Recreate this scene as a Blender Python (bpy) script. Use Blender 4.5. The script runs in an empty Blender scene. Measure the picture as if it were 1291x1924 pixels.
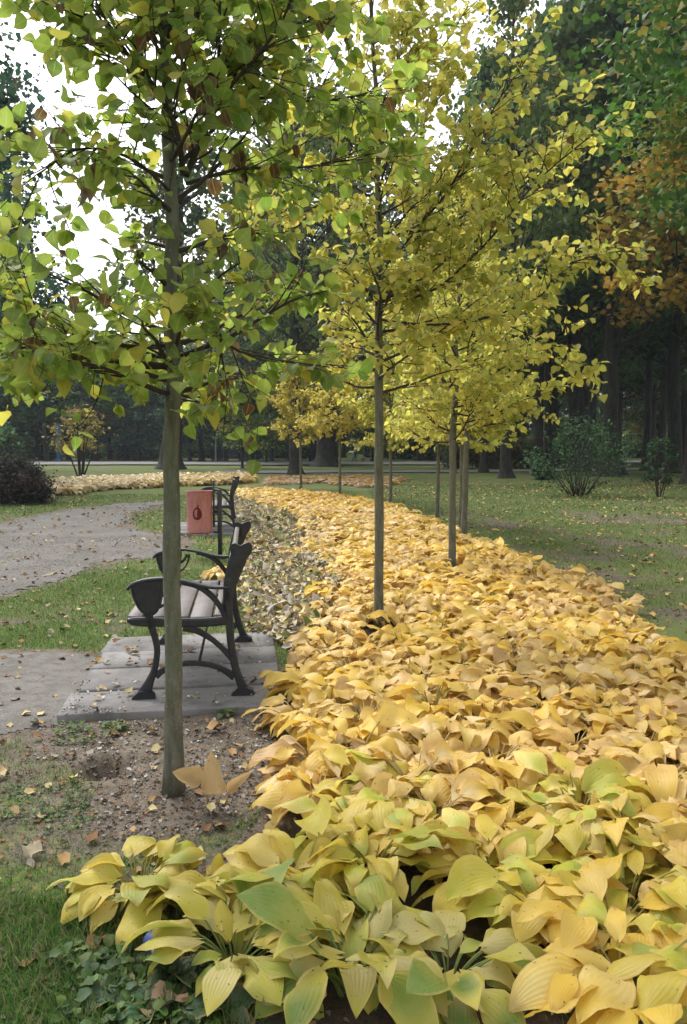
import bpy, math, random
import numpy as np
from mathutils import Vector, Matrix

SC = bpy.context.scene
COL = SC.collection
R = math.radians
PI = math.pi

# ------------------------------------------------------------------ camera
F_PX, W_PX, H_PX = 1496.4, 1291.0, 1924.0
CAM_H = 1.5
PITCH = math.atan(126 / F_PX)
cam_d = bpy.data.cameras.new("camera")
cam = bpy.data.objects.new("camera", cam_d); COL.objects.link(cam)
cam.location = (0, 0, CAM_H)
cam.rotation_euler = (PI / 2 - PITCH, 0, 0)
cam_d.sensor_fit = 'VERTICAL'; cam_d.sensor_height = 36.0
cam_d.lens = 36.0 * F_PX / H_PX
cam_d.clip_start = 0.05; cam_d.clip_end = 1500
SC.camera = cam

# ------------------------------------------------------------------ light
SUN_EL, SUN_AZ = R(52), R(-35)          # azimuth from +Y towards +X
world = bpy.data.worlds.new("World"); SC.world = world
world.use_nodes = True
wn = world.node_tree; wn.nodes.clear()
sky = wn.nodes.new('ShaderNodeTexSky'); sky.sky_type = 'NISHITA'
sky.sun_disc = False; sky.sun_elevation = SUN_EL; sky.sun_rotation = SUN_AZ
sky.air_density = 1.0; sky.dust_density = 4.0; sky.ozone_density = 1.0
hsv = wn.nodes.new('ShaderNodeHueSaturation'); hsv.inputs['Saturation'].default_value = 0.22
bg = wn.nodes.new('ShaderNodeBackground'); bg.inputs['Strength'].default_value = 0.15
wo = wn.nodes.new('ShaderNodeOutputWorld')
wn.links.new(sky.outputs[0], hsv.inputs['Color'])
wn.links.new(hsv.outputs[0], bg.inputs['Color'])
wn.links.new(bg.outputs[0], wo.inputs['Surface'])
sd = bpy.data.lights.new("sun", 'SUN'); sd.energy = 0.8; sd.angle = R(25); sd.color = (1, .96, .9)
sun = bpy.data.objects.new("sun", sd); COL.objects.link(sun)
sdir = Vector((math.sin(SUN_AZ) * math.cos(SUN_EL), math.cos(SUN_AZ) * math.cos(SUN_EL), math.sin(SUN_EL)))
sun.rotation_euler = sdir.to_track_quat('Z', 'Y').to_euler()
SC.view_settings.view_transform = 'Standard'
SC.view_settings.look = 'None'
SC.view_settings.exposure = 1.15
SC.view_settings.gamma = 1.0
SC.render.film_transparent = False
SC.cycles.max_bounces = 8
SC.cycles.diffuse_bounces = 4
SC.cycles.transmission_bounces = 5
SC.cycles.transparent_max_bounces = 4

# ------------------------------------------------------------------ pixel -> world helpers (placing measured things)
CP, SP = math.cos(PITCH), math.sin(PITCH)
def ray(px, py):
    x = (px - W_PX / 2) / F_PX; y = -(py - H_PX / 2) / F_PX
    return Vector((x, CP + y * SP, -SP + y * CP))
def G(px, py, z=0.0):                       # pixel -> point on height z
    d = ray(px, py); t = (z - CAM_H) / d.z
    return Vector((d.x * t, d.y * t, z))
def A(px, py, Y):                           # pixel -> point at world Y
    d = ray(px, py); t = Y / d.y
    return Vector((d.x * t, Y, CAM_H + d.z * t))

# ------------------------------------------------------------------ numpy helpers
def inpoly(P, poly):
    x, y = P[:, 0], P[:, 1]; n = len(poly); c = np.zeros(len(P), bool)
    j = n - 1
    for i in range(n):
        xi, yi = poly[i][0], poly[i][1]; xj, yj = poly[j][0], poly[j][1]
        m = ((yi > y) != (yj > y)) & (x < (xj - xi) * (y - yi) / ((yj - yi) + 1e-12) + xi)
        c ^= m; j = i
    return c
def dist_poly(P, poly):                      # unsigned distance to outline
    d = np.full(len(P), 1e9)
    n = len(poly)
    for i in range(n):
        a = np.array(poly[i][:2], float); b = np.array(poly[(i + 1) % n][:2], float)
        ab = b - a; t = np.clip(((P[:, :2] - a) @ ab) / (ab @ ab + 1e-12), 0, 1)
        q = a + t[:, None] * ab
        d = np.minimum(d, np.hypot(P[:, 0] - q[:, 0], P[:, 1] - q[:, 1]))
    return d
def sdf(P, poly):                            # positive inside
    d = dist_poly(P, poly)
    return np.where(inpoly(P, poly), d, -d)
_rs = np.random.RandomState(7)
_lat = _rs.rand(256, 256)
def vnoise(x, y, s=1.0):
    x = np.asarray(x) / s + 1000.3; y = np.asarray(y) / s + 1000.7
    xi = np.floor(x).astype(int); yi = np.floor(y).astype(int)
    fx = x - xi; fy = y - yi
    fx = fx * fx * (3 - 2 * fx); fy = fy * fy * (3 - 2 * fy)
    a = _lat[xi % 256, yi % 256]; b = _lat[(xi + 1) % 256, yi % 256]
    c = _lat[xi % 256, (yi + 1) % 256]; d = _lat[(xi + 1) % 256, (yi + 1) % 256]
    return (a * (1 - fx) + b * fx) * (1 - fy) + (c * (1 - fx) + d * fx) * fy - .5

HOLE = G(200, 1445)
def gz(x, y):                                # ground height
    x = np.asarray(x, float); y = np.asarray(y, float)
    z = vnoise(x, y, .45) * .018 + vnoise(x, y, .13) * .008 + vnoise(x, y, 2.2) * .03
    far = np.clip((np.hypot(x, y) - 14) / 30, 0, 1)
    z = z * (1 - .0 * far) + vnoise(x, y, 14) * .10 * far
    r = np.hypot((x - HOLE.x) / .11, (y - HOLE.y) / .13)
    z = z - .075 * np.exp(-r ** 4) + .015 * np.exp(-((r - 1.45) / .3) ** 2)
    return z
def gzf(x, y): return float(gz(np.array([x]), np.array([y]))[0])

# ------------------------------------------------------------------ mesh helpers
def mesh_from(name, V, F, mats, uv=None, colr=None, smooth=True, mi=None):
    """V (n,3); F (m,k) array or list of tuples; uv (n,2) per vertex; colr (n,3) per vertex"""
    me = bpy.data.meshes.new(name)
    V = np.asarray(V, np.float32)
    if isinstance(F, np.ndarray):
        k = F.shape[1]; m = len(F)
        loops = F.astype(np.int32).ravel(); tot = np.full(m, k, np.int32)
    else:
        tot = np.array([len(f) for f in F], np.int32); m = len(F)
        loops = np.array([i for f in F for i in f], np.int32)
    start = np.concatenate([[0], np.cumsum(tot)[:-1]]).astype(np.int32)
    me.vertices.add(len(V)); me.vertices.foreach_set('co', V.ravel())
    me.loops.add(len(loops)); me.loops.foreach_set('vertex_index', loops)
    me.polygons.add(m); me.polygons.foreach_set('loop_start', start); me.polygons.foreach_set('loop_total', tot)
    if smooth: me.polygons.foreach_set('use_smooth', np.ones(m, bool))
    for mt in (mats if isinstance(mats, (list, tuple)) else [mats]): me.materials.append(mt)
    if mi is not None: me.polygons.foreach_set('material_index', np.asarray(mi, np.int32))
    me.update(calc_edges=True)
    if uv is not None:
        l = me.uv_layers.new(name='UVMap')
        l.data.foreach_set('uv', np.asarray(uv, np.float32)[loops].ravel())
    if colr is not None:
        a = me.color_attributes.new('Col', 'FLOAT_COLOR', 'POINT')
        c4 = np.ones((len(V), 4), np.float32); c4[:, :3] = colr
        a.data.foreach_set('color', c4.ravel())
    me.validate()
    return me
def add(name, me, parent=None):
    o = bpy.data.objects.new(name, me); COL.objects.link(o)
    if parent is not None: o.parent = parent
    return o
def tag(o, label=None, cat=None, group=None, kind=None):
    if label: o['label'] = label
    if cat: o['category'] = cat
    if group: o['group'] = group
    if kind: o['kind'] = kind
    return o
def empty(name, loc, label, cat, group=None, rz=0):
    o = bpy.data.objects.new(name, None); COL.objects.link(o)
    o.empty_display_size = .2
    o.location = loc; o.rotation_euler = (0, 0, rz)
    return tag(o, label, cat, group)
def copy_thing(src, loc, rz, scale, label, group=None):
    r = src.copy(); COL.objects.link(r); r.location = loc
    r.rotation_euler = (0, 0, rz); r.scale = scale if hasattr(scale, '__len__') else (scale,) * 3
    r['label'] = label
    if group: r['group'] = group
    for ch in list(src.children):
        c = ch.copy(); COL.objects.link(c); c.parent = r
        for g in list(ch.children):
            d = g.copy(); COL.objects.link(d); d.parent = c
    return r

class MB:
    """collects boxes, tubes, prisms"""
    def __init__(s): s.V = []; s.F = []; s.C = []; s.M = []
    def add(s, V, F, c=(1, 1, 1), m=0):
        b = len(s.V); s.V += [tuple(v) for v in V]; s.F += [tuple(i + b for i in f) for f in F]
        s.C += [c] * len(V); s.M += [m] * len(F)
    def box(s, c, d, mat=None, c3=(1, 1, 1), m=0, bev=0.0):
        x, y, z = d[0] / 2, d[1] / 2, d[2] / 2
        if bev > 0:
            # octagonal-ish bevel along all edges: build with chamfered box
            V = []; b = bev
            for sx in (-1, 1):
                for sy in (-1, 1):
                    for sz in (-1, 1):
                        V += [(sx * x, sy * (y - b), sz * (z - b)), (sx * (x - b), sy * y, sz * (z - b)), (sx * (x - b), sy * (y - b), sz * z)]
            def I(sx, sy, sz, k): return (((sx > 0) * 4 + (sy > 0) * 2 + (sz > 0)) * 3 + k)
            Fc = []
            for sx in (-1, 1): Fc.append([I(sx, -1, -1, 0), I(sx, 1, -1, 0), I(sx, 1, 1, 0), I(sx, -1, 1, 0)][::sx])
            for sy in (-1, 1): Fc.append([I(-1, sy, -1, 1), I(1, sy, -1, 1), I(1, sy, 1, 1), I(-1, sy, 1, 1)][::-sy])
            for sz in (-1, 1): Fc.append([I(-1, -1, sz, 2), I(1, -1, sz, 2), I(1, 1, sz, 2), I(-1, 1, sz, 2)][::sz])
            for sx in (-1, 1):
                for sy in (-1, 1): Fc.append([I(sx, sy, -1, 0), I(sx, sy, 1, 0), I(sx, sy, 1, 1), I(sx, sy, -1, 1)][::-sx * sy])
            for sx in (-1, 1):
                for sz in (-1, 1): Fc.append([I(sx, -1, sz, 0), I(sx, 1, sz, 0), I(sx, 1, sz, 2), I(sx, -1, sz, 2)][::sx * sz])
            for sy in (-1, 1):
                for sz in (-1, 1): Fc.append([I(-1, sy, sz, 1), I(1, sy, sz, 1), I(1, sy, sz, 2), I(-1, sy, sz, 2)][::-sy * sz])
            for sx in (-1, 1):
                for sy in (-1, 1):
                    for sz in (-1, 1): Fc.append([I(sx, sy, sz, 0), I(sx, sy, sz, 1), I(sx, sy, sz, 2)][::sx * sy * sz])
        else:
            V = [(a * x, b_ * y, c_ * z) for a in (-1, 1) for b_ in (-1, 1) for c_ in (-1, 1)]
            Fc = [(0, 1, 3, 2), (4, 6, 7, 5), (0, 4, 5, 1), (2, 3, 7, 6), (0, 2, 6, 4), (1, 5, 7, 3)]
        M = (mat or Matrix.Identity(3))
        V = [(M @ Vector(v)) + Vector(c) for v in V]
        s.add(V, Fc, c3, m)
    def tube(s, pts, rad, n=8, c3=(1, 1, 1), m=0, cap=True, flat=None):
        pts = [Vector(p) for p in pts]
        if not hasattr(rad, '__len__'): rad = [rad] * len(pts)
        V = []; F = []
        up = None
        for i, p in enumerate(pts):
            t = (pts[min(i + 1, len(pts) - 1)] - pts[max(i - 1, 0)]).normalized()
            if up is None:
                up = Vector((0, 0, 1)) if abs(t.z) < .9 else Vector((1, 0, 0))
                up = (up - t * up.dot(t)).normalized()
            else:
                up = (up - t * up.dot(t)); up = up.normalized() if up.length > 1e-6 else t.orthogonal().normalized()
            sd_ = t.cross(up)
            for k in range(n):
                a = 2 * PI * k / n
                V.append(p + up * (math.cos(a) * rad[i]) + sd_ * (math.sin(a) * rad[i]))
        for i in range(len(pts) - 1):
            for k in range(n):
                a = i * n + k; b = i * n + (k + 1) % n
                F.append((a, b, b + n, a + n))
        if cap:
            F.append(tuple(range(n))[::-1]); F.append(tuple((len(pts) - 1) * n + k for k in range(n)))
        s.add(V, F, c3, m)
    def prism(s, outline, y0, y1, c3=(1, 1, 1), m=0):
        """outline list of (x,z), extruded along y"""
        n = len(outline)
        V = [(x, y0, z) for x, z in outline] + [(x, y1, z) for x, z in outline]
        F = [tuple(range(n)), tuple(range(n, 2 * n))[::-1]] + [(i, i + n, (i + 1) % n + n, (i + 1) % n) for i in range(n)]
        s.add(V, F, c3, m)
    def strip(s, pts, wid, y0, y1, c3=(1, 1, 1), m=0):
        """a tapered bar lying in the xz plane following pts, with widths, extruded in y; chamfered edges"""
        P = smooth_line(pts, 6); n = len(P)
        ws = np.interp(np.linspace(0, 1, n), np.linspace(0, 1, len(wid)), wid) if hasattr(wid, '__len__') else np.full(n, wid)
        V = []; F = []
        ym = (y0 + y1) / 2; hy = (y1 - y0) / 2
        for i in range(n):
            a = P[max(i - 1, 0)]; b = P[min(i + 1, n - 1)]
            tx, tz = b[0] - a[0], b[1] - a[1]; l = math.hypot(tx, tz) + 1e-9
            nx, nz = -tz / l, tx / l; w = ws[i] / 2
            for (u, v) in ((-1, -.55), (-.6, -1), (.6, -1), (1, -.55), (1, .55), (.6, 1), (-.6, 1), (-1, .55)):
                V.append((P[i][0] + nx * w * u, ym + hy * v, P[i][1] + nz * w * u))
        for i in range(n - 1):
            for k in range(8):
                a = i * 8 + k; b = i * 8 + (k + 1) % 8
                F.append((a, b, b + 8, a + 8))
        F.append(tuple(range(8))[::-1]); F.append(tuple((n - 1) * 8 + k for k in range(8)))
        s.add(V, F, c3, m)
    def ico(s, c, r, c3=(1, 1, 1), m=0, n=8, k=6, sc=(1, 1, 1)):
        V = [(c[0], c[1], c[2] + r * sc[2])]; F = []
        for i in range(1, k):
            th = PI * i / k
            for j in range(n):
                a = 2 * PI * j / n
                V.append((c[0] + r * sc[0] * math.sin(th) * math.cos(a), c[1] + r * sc[1] * math.sin(th) * math.sin(a), c[2] + r * sc[2] * math.cos(th)))
        V.append((c[0], c[1], c[2] - r * sc[2]))
        for j in range(n): F.append((0, 1 + j, 1 + (j + 1) % n))
        for i in range(k - 2):
            for j in range(n):
                a = 1 + i * n + j; b = 1 + i * n + (j + 1) % n
                F.append((a, a + n, b + n, b))
        e = len(V) - 1
        for j in range(n): F.append((e, 1 + (k - 2) * n + (j + 1) % n, 1 + (k - 2) * n + j))
        s.add(V, F, c3, m)
    def mesh(s, name, mats, smooth=False):
        me = mesh_from(name, np.array(s.V), s.F, mats, colr=np.array(s.C), smooth=smooth, mi=s.M)
        return me
    def build(s, name, mats, parent=None, smooth=False, sharp=None):
        me = s.mesh(name, mats, smooth or sharp is not None)
        if sharp is not None:
            try: me.set_sharp_from_angle(angle=R(sharp))
            except Exception: pass
        return add(name, me, parent)
def smooth_line(pts, k=6):
    pts = [tuple(p) for p in pts]
    if len(pts) < 3: return [tuple(a + (b - a) * t / k for a, b in zip(pts[0], pts[1])) for t in range(k + 1)]
    out = []
    for i in range(len(pts) - 1):
        p0 = pts[max(i - 1, 0)]; p1 = pts[i]; p2 = pts[i + 1]; p3 = pts[min(i + 2, len(pts) - 1)]
        for j in range(k):
            t = j / k
            out.append(tuple(.5 * ((2 * b) + (-a + c) * t + (2 * a - 5 * b + 4 * c - d) * t * t + (-a + 3 * b - 3 * c + d) * t ** 3)
                             for a, b, c, d in zip(p0, p1, p2, p3)))
    out.append(pts[-1]); return out

def instance_arrays(T, pos, X, Y, Z, col):
    """T=(V,F,uv); pos,X,Y,Z (m,3) scaled axes; col (m,3) -> arrays"""
    V, F, uv = T; m = len(pos); n = len(V)
    VV = (pos[:, None, :] + V[None, :, 0:1] * X[:, None, :] + V[None, :, 1:2] * Y[:, None, :] + V[None, :, 2:3] * Z[:, None, :]).reshape(-1, 3)
    FF = (F[None] + (np.arange(m) * n)[:, None, None]).reshape(-1, F.shape[1])
    UV = np.tile(uv, (m, 1)); CC = np.repeat(col, n, axis=0)
    return VV, FF, UV, CC
def merge(parts):
    V = []; F = []; U = []; C = []; b = 0
    for v, f, u, c in parts:
        V.append(v); F.append(f + b); U.append(u); C.append(c); b += len(v)
    return np.concatenate(V), np.concatenate(F), np.concatenate(U), np.concatenate(C)
def frames(fwd, nrm_hint):
    Yv = fwd / (np.linalg.norm(fwd, axis=1, keepdims=True) + 1e-9)
    Xv = np.cross(Yv, nrm_hint); Xv /= (np.linalg.norm(Xv, axis=1, keepdims=True) + 1e-9)
    Zv = np.cross(Xv, Yv)
    return Xv, Yv, Zv
def leaf_template(rows, widths, fold=.25, curl=.3, wave=0.0, cols=3):
    """leaf along +Y from 0 to 1, width along X; normal +Z"""
    V = []; UV = []; F = []
    for i, (t, w) in enumerate(zip(rows, widths)):
        for j in range(cols):
            s = -1 + 2 * j / (cols - 1)
            z = fold * abs(s) * w - curl * t * t + wave * math.sin(t * 9 + s * 2) * abs(s)
            V.append((s * w, t, z)); UV.append(((s + 1) / 2, t))
    for i in range(len(rows) - 1):
        for j in range(cols - 1):
            a = i * cols + j; F.append((a, a + 1, a + 1 + cols, a + cols))
    return np.array(V, float), np.array(F), np.array(UV, float)

# ------------------------------------------------------------------ materials
def newmat(name):
    m = bpy.data.materials.new(name); m.use_nodes = True
    nt = m.node_tree; nt.nodes.clear()
    out = nt.nodes.new('ShaderNodeOutputMaterial')
    return m, nt, out
class NT:
    def __init__(s, nt): s.nt = nt
    def n(s, t, **kw):
        nd = s.nt.nodes.new(t)
        for k, v in kw.items(): setattr(nd, k, v)
        return nd
    def l(s, a, b): s.nt.links.new(a, b)
    def noise(s, vec, scale, detail=4, rough=.55):
        nd = s.n('ShaderNodeTexNoise'); nd.inputs['Scale'].default_value = scale
        nd.inputs['Detail'].default_value = detail; nd.inputs['Roughness'].default_value = rough
        if vec is not None: s.l(vec, nd.inputs['Vector'])
        return nd.outputs['Fac']
    def ramp(s, fac, stops):
        nd = s.n('ShaderNodeValToRGB'); e = nd.color_ramp.elements
        while len(e) > 1: e.remove(e[-1])
        for i, (p, c) in enumerate(stops):
            if not hasattr(c, '__len__'): c = (c, c, c)
            el = e[0] if i == 0 else e.new(p)
            el.position = p; el.color = (*c, 1)
        s.l(fac, nd.inputs[0]); return nd.outputs[0]
    def mix(s, f, a, b, mode='MIX'):
        nd = s.n('ShaderNodeMix'); nd.data_type = 'RGBA'; nd.blend_type = mode
        for sock, v in ((nd.inputs[0], f), (nd.inputs[6], a), (nd.inputs[7], b)):
            if hasattr(v, 'is_output'): s.l(v, sock)
            elif hasattr(v, '__len__'): sock.default_value = (*v, 1)
            else: sock.default_value = v
        return nd.outputs[2]
    def math(s, op, a, b=0.0, c=None):
        nd = s.n('ShaderNodeMath'); nd.operation = op
        for i, v in enumerate((a, b) if c is None else (a, b, c)):
            if hasattr(v, 'is_output'): s.l(v, nd.inputs[i])
            else: nd.inputs[i].default_value = v
        return nd.outputs[0]
    def bump(s, h, strength=.4, dist=.01):
        nd = s.n('ShaderNodeBump'); nd.inputs['Strength'].default_value = strength; nd.inputs['Distance'].default_value = dist
        s.l(h, nd.inputs['Height']); return nd.outputs[0]
    def bsdf(s, out, colr, rough=.8, normal=None, spec=.3, metal=0, transl=0, tcol=None):
        p = s.n('ShaderNodeBsdfPrincipled')
        for k, v in (('Base Color', colr), ('Roughness', rough)):
            if hasattr(v, 'is_output'): s.l(v, p.inputs[k])
            elif hasattr(v, '__len__'): p.inputs[k].default_value = (*v, 1)
            else: p.inputs[k].default_value = v
        p.inputs['Specular IOR Level'].default_value = spec; p.inputs['Metallic'].default_value = metal
        if normal is not None: s.l(normal, p.inputs['Normal'])
        if transl > 0:
            t = s.n('ShaderNodeBsdfTranslucent')
            v = tcol if tcol is not None else colr
            if hasattr(v, 'is_output'): s.l(v, t.inputs[0])
            else: t.inputs[0].default_value = (*v, 1)
            mx = s.n('ShaderNodeMixShader'); mx.inputs[0].default_value = transl
            s.l(p.outputs[0], mx.inputs[1]); s.l(t.outputs[0], mx.inputs[2]); s.l(mx.outputs[0], out.inputs[0])
        else: s.l(p.outputs[0], out.inputs[0])
        return p

def mat_leaf(name, spots=.0, transl=.4, rough=.5, veins=18, edge=None, spec=.35, vein_bump=.5, jitter=.12, tboost=1):
    m, nt, out = newmat(name); N = NT(nt)
    col = N.n('ShaderNodeVertexColor', layer_name='Col').outputs[0]
    uv = N.n('ShaderNodeUVMap').outputs[0]
    geo = N.n('ShaderNodeTexCoord').outputs['Object']
    oi = N.n('ShaderNodeObjectInfo').outputs['Random']
    sx = N.n('ShaderNodeSeparateXYZ'); N.l(uv, sx.inputs[0])
    u, v = sx.outputs[0], sx.outputs[1]
    n1 = N.noise(geo, 14, 4)
    c = N.mix(N.ramp(n1, [(.4, 0), (.75, .4)]), col, N.mix(.5, col, (.92, .80, .42)), 'MIX') if spots else col
    # per plant shift
    br = N.math('MULTIPLY_ADD', oi, jitter * 2, 1 - jitter)
    cb = N.n('ShaderNodeCombineColor')
    for i in range(3): N.l(br, cb.inputs[i])
    c = N.mix(1.0, c, cb.outputs[0], 'MULTIPLY')
    # midrib / veins
    d = N.math('ABSOLUTE', N.math('SUBTRACT', u, .5))
    if veins:
        vn = N.math('SINE', N.math('MULTIPLY', u, veins * PI * 2))
        c = N.mix(N.math('MULTIPLY', N.math('MAXIMUM', N.math('MULTIPLY', vn, 1), 0), .04), c, (.4, .3, .03), 'MIX')
    if edge is not None:
        n3 = N.noise(geo, 30, 3)
        e = N.math('MULTIPLY', N.math('MAXIMUM', N.math('SUBTRACT', N.math('ADD', d, N.math('MULTIPLY', n3, .3)), .57), 0), 6)
        e = N.math('MINIMUM', e, .6)
        c = N.mix(e, c, edge)
    if spots:
        n2 = N.noise(geo, 75, 2)
        c = N.mix(N.ramp(n2, [(.69, 0), (.72, spots)]), c, (.12, .055, .02))
        n4 = N.noise(geo, 9, 5, .7)
        c = N.mix(N.ramp(n4, [(.66, 0), (.78, spots * .6)]), c, (.55, .36, .12))
    nrm = None
    if veins:
        h = N.math('ADD', N.math('MULTIPLY', vn, .5), N.math('MULTIPLY', N.noise(geo, 60, 3), .9))
        nrm = N.bump(h, vein_bump, .004)
    if tboost != 1:
        c = N.mix(N.math('MULTIPLY', N.math('LESS_THAN', d, .035), .3), c, (.55, .5, .2))
        tc_ = N.mix(1.0, c, (tboost, tboost, tboost * .8), 'MULTIPLY')
    else: tc_ = None
    N.bsdf(out, c, rough, nrm, spec=spec, transl=transl, tcol=tc_)
    return m
def mat_bark(name, c1, c2, c3, scale=1.0, bump=.5, moss=.4):
    m, nt, out = newmat(name); N = NT(nt)
    tc = N.n('ShaderNodeTexCoord').outputs['Object']
    mp = N.n('ShaderNodeMapping'); mp.inputs['Scale'].default_value = (1, 1, .22); N.l(tc, mp.inputs[0])
    n1 = N.noise(mp.outputs[0], 30 * scale, 6, .6); n2 = N.noise(tc, 4 * scale, 4, .6); n3 = N.noise(tc, 90 * scale, 3)
    c = N.mix(N.ramp(n1, [(.35, 0), (.65, 1)]), c1, c2)
    c = N.mix(N.math('MULTIPLY', N.ramp(n2, [(.4, 0), (.62, 1)]), moss), c, c3)
    c = N.mix(N.ramp(n3, [(.62, 0), (.72, .35)]), c, (.45, .45, .4))
    N.bsdf(out, c, .9, N.bump(N.math('ADD', n1, N.math('MULTIPLY', n3, .4)), bump, .006 / scale), spec=.15)
    return m
def mat_simple(name, colr, rough=.6, spec=.3, metal=0, nscale=20, var=.25, bump=.15, dist=.003):
    m, nt, out = newmat(name); N = NT(nt)
    tc = N.n('ShaderNodeTexCoord').outputs['Object']
    n1 = N.noise(tc, nscale, 5); n2 = N.noise(tc, nscale * 5, 3)
    dark = tuple(v * (1 - var) for v in colr); lite = tuple(min(1, v * (1 + var)) for v in colr)
    c = N.mix(N.ramp(n1, [(.3, 0), (.7, 1)]), dark, lite)
    N.bsdf(out, c, rough, N.bump(n2, bump, dist), spec=spec, metal=metal)
    return m
def mat_vcol(name, rough=.85, spec=.2, transl=0, nscale=40):
    m, nt, out = newmat(name); N = NT(nt)
    col = N.n('ShaderNodeVertexColor', layer_name='Col').outputs[0]
    tc = N.n('ShaderNodeTexCoord').outputs['Object']
    n1 = N.noise(tc, nscale, 3)
    c = N.mix(N.ramp(n1, [(.3, 0), (.7, .3)]), col, N.mix(.6, col, (.03, .025, .02)))
    N.bsdf(out, c, rough, None, spec=spec, transl=transl)
    return m
def mat_ground():
    m, nt, out = newmat('lawn_and_soil'); N = NT(nt)
    zone = N.n('ShaderNodeVertexColor', layer_name='Col').outputs[0]
    sp = N.n('ShaderNodeSeparateColor'); N.l(zone, sp.inputs[0])
    tc = N.n('ShaderNodeTexCoord').outputs['Object']
    n_big = N.noise(tc, .8, 5, .6); n_mid = N.noise(tc, 7, 5, .65); n_f = N.noise(tc, 45, 4, .6); n_ff = N.noise(tc, 160, 3, .6)
    soil = N.mix(N.ramp(n_mid, [(.3, 0), (.7, 1)]), (.085, .068, .052), (.20, .165, .13))
    soil = N.mix(N.ramp(n_ff, [(.55, 0), (.7, .6)]), soil, (.34, .30, .25))
    soil = N.mix(N.ramp(n_f, [(.3, .6), (.45, 0)]), soil, (.03, .025, .02))
    grass = N.mix(N.ramp(n_f, [(.3, 0), (.7, 1)]), (.05, .085, .022), (.13, .17, .05))
    grass = N.mix(N.ramp(n_big, [(.4, 0), (.65, .4)]), grass, (.18, .17, .07))
    gm = N.ramp(N.math('ADD', sp.outputs[0], N.math('MULTIPLY', N.math('SUBTRACT', n_mid, .5), .9)), [(.42, 0), (.6, 1)])
    c = N.mix(gm, soil, grass)
    # litter: brown leaf flecks
    vo = N.n('ShaderNodeTexVoronoi'); vo.inputs['Scale'].default_value = 14; N.l(tc, vo.inputs['Vector'])
    fl = N.math('MULTIPLY', N.ramp(vo.outputs['Distance'], [(.16, 1), (.24, 0)]), sp.outputs[1])
    c = N.mix(fl, c, N.mix(n_f, (.22, .13, .05), (.42, .30, .14)))
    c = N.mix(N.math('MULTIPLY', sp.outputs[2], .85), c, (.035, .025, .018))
    N.bsdf(out, c, .95, N.bump(N.math('ADD', n_f, N.math('MULTIPLY', n_ff, .5)), .7, .012), spec=.1)
    return m
def mat_path():
    m, nt, out = newmat('trodden_sand'); N = NT(nt)
    tc = N.n('ShaderNodeTexCoord').outputs['Object']
    a = N.noise(tc, 1.3, 5, .6); b = N.noise(tc, 12, 5, .65); c_ = N.noise(tc, 110, 4, .65)
    c = N.mix(N.ramp(a, [(.3, 0), (.7, 1)]), (.122, .115, .103), (.20, .19, .175))
    c = N.mix(N.ramp(b, [(.35, .6), (.55, 0)]), c, (.09, .078, .062))
    c = N.mix(N.ramp(c_, [(.58, 0), (.7, .6)]), c, (.52, .49, .44))
    c = N.mix(N.ramp(c_, [(.3, .6), (.42, 0)]), c, (.10, .085, .07))
    N.bsdf(out, c, .95, N.bump(N.math('ADD', b, N.math('MULTIPLY', c_, .4)), .6, .01), spec=.1)
    return m

M = {}
M['ground'] = mat_ground(); M['path'] = mat_path()
M['road'] = mat_simple('worn_asphalt', (.17, .165, .155), .9, nscale=.6, var=.2)
M['hosta'] = mat_leaf('hosta_leaf', spots=.7, transl=.38, rough=.48, spec=.4, veins=9, edge=(.70, .50, .18), vein_bump=.2)
M['hosta_far'] = mat_leaf('hosta_leaf_far', spots=.4, transl=.35, rough=.5, veins=5, edge=(.6, .38, .12))
M['stalk'] = mat_vcol('hosta_stalk', .6, .3, .15)
M['tleaf'] = mat_leaf('tree_leaf', spots=.25, transl=.6, rough=.5, veins=0, edge=(.36, .22, .05), jitter=.03, tboost=1.3)
M['fleaf'] = mat_leaf('far_leaf', spots=0, transl=.35, rough=.6, veins=0, spec=.2, jitter=.2)
M['bark'] = mat_bark('young_bark', (.09, .085, .062), (.19, .18, .14), (.12, .145, .08), 1.0, .8, .4)
M['bark_old'] = mat_bark('old_bark', (.022, .02, .018), (.06, .052, .044), (.045, .055, .035), .22, .9, .4)
M['twig'] = mat_simple('dark_twig', (.05, .038, .03), .85, nscale=30)
def mat_iron():
    m, nt, out = newmat('black_iron_paint'); N = NT(nt)
    tc = N.n('ShaderNodeTexCoord').outputs['Object']
    a = N.noise(tc, 18, 5, .7); f = N.noise(tc, 140, 3)
    c = N.mix(N.ramp(a, [(.35, 0), (.65, 1)]), (.012, .012, .015), (.03, .03, .036))
    c = N.mix(N.ramp(a, [(.64, 0), (.72, .6)]), c, (.085, .055, .038))
    rg_ = N.ramp(f, [(.3, .35), (.7, .6)])
    N.bsdf(out, c, rg_, N.bump(f, .35, .002), spec=.5); return m
M['iron'] = mat_iron()
def mat_plank():
    m, nt, out = newmat('weathered_plank'); N = NT(nt)
    tc = N.n('ShaderNodeTexCoord').outputs['Object']
    mp = N.n('ShaderNodeMapping'); mp.inputs['Scale'].default_value = (1, .06, 1); N.l(tc, mp.inputs[0])
    g = N.noise(mp.outputs[0], 70, 6, .65); b = N.noise(tc, 6, 4)
    c = N.mix(N.ramp(g, [(.3, 0), (.7, 1)]), (.075, .06, .056), (.15, .128, .12))
    c = N.mix(N.ramp(b, [(.4, 0), (.7, .4)]), c, (.20, .18, .175))
    N.bsdf(out, c, .55, N.bump(g, .4, .003), spec=.4)
    return m
M['plank'] = mat_plank()
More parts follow.
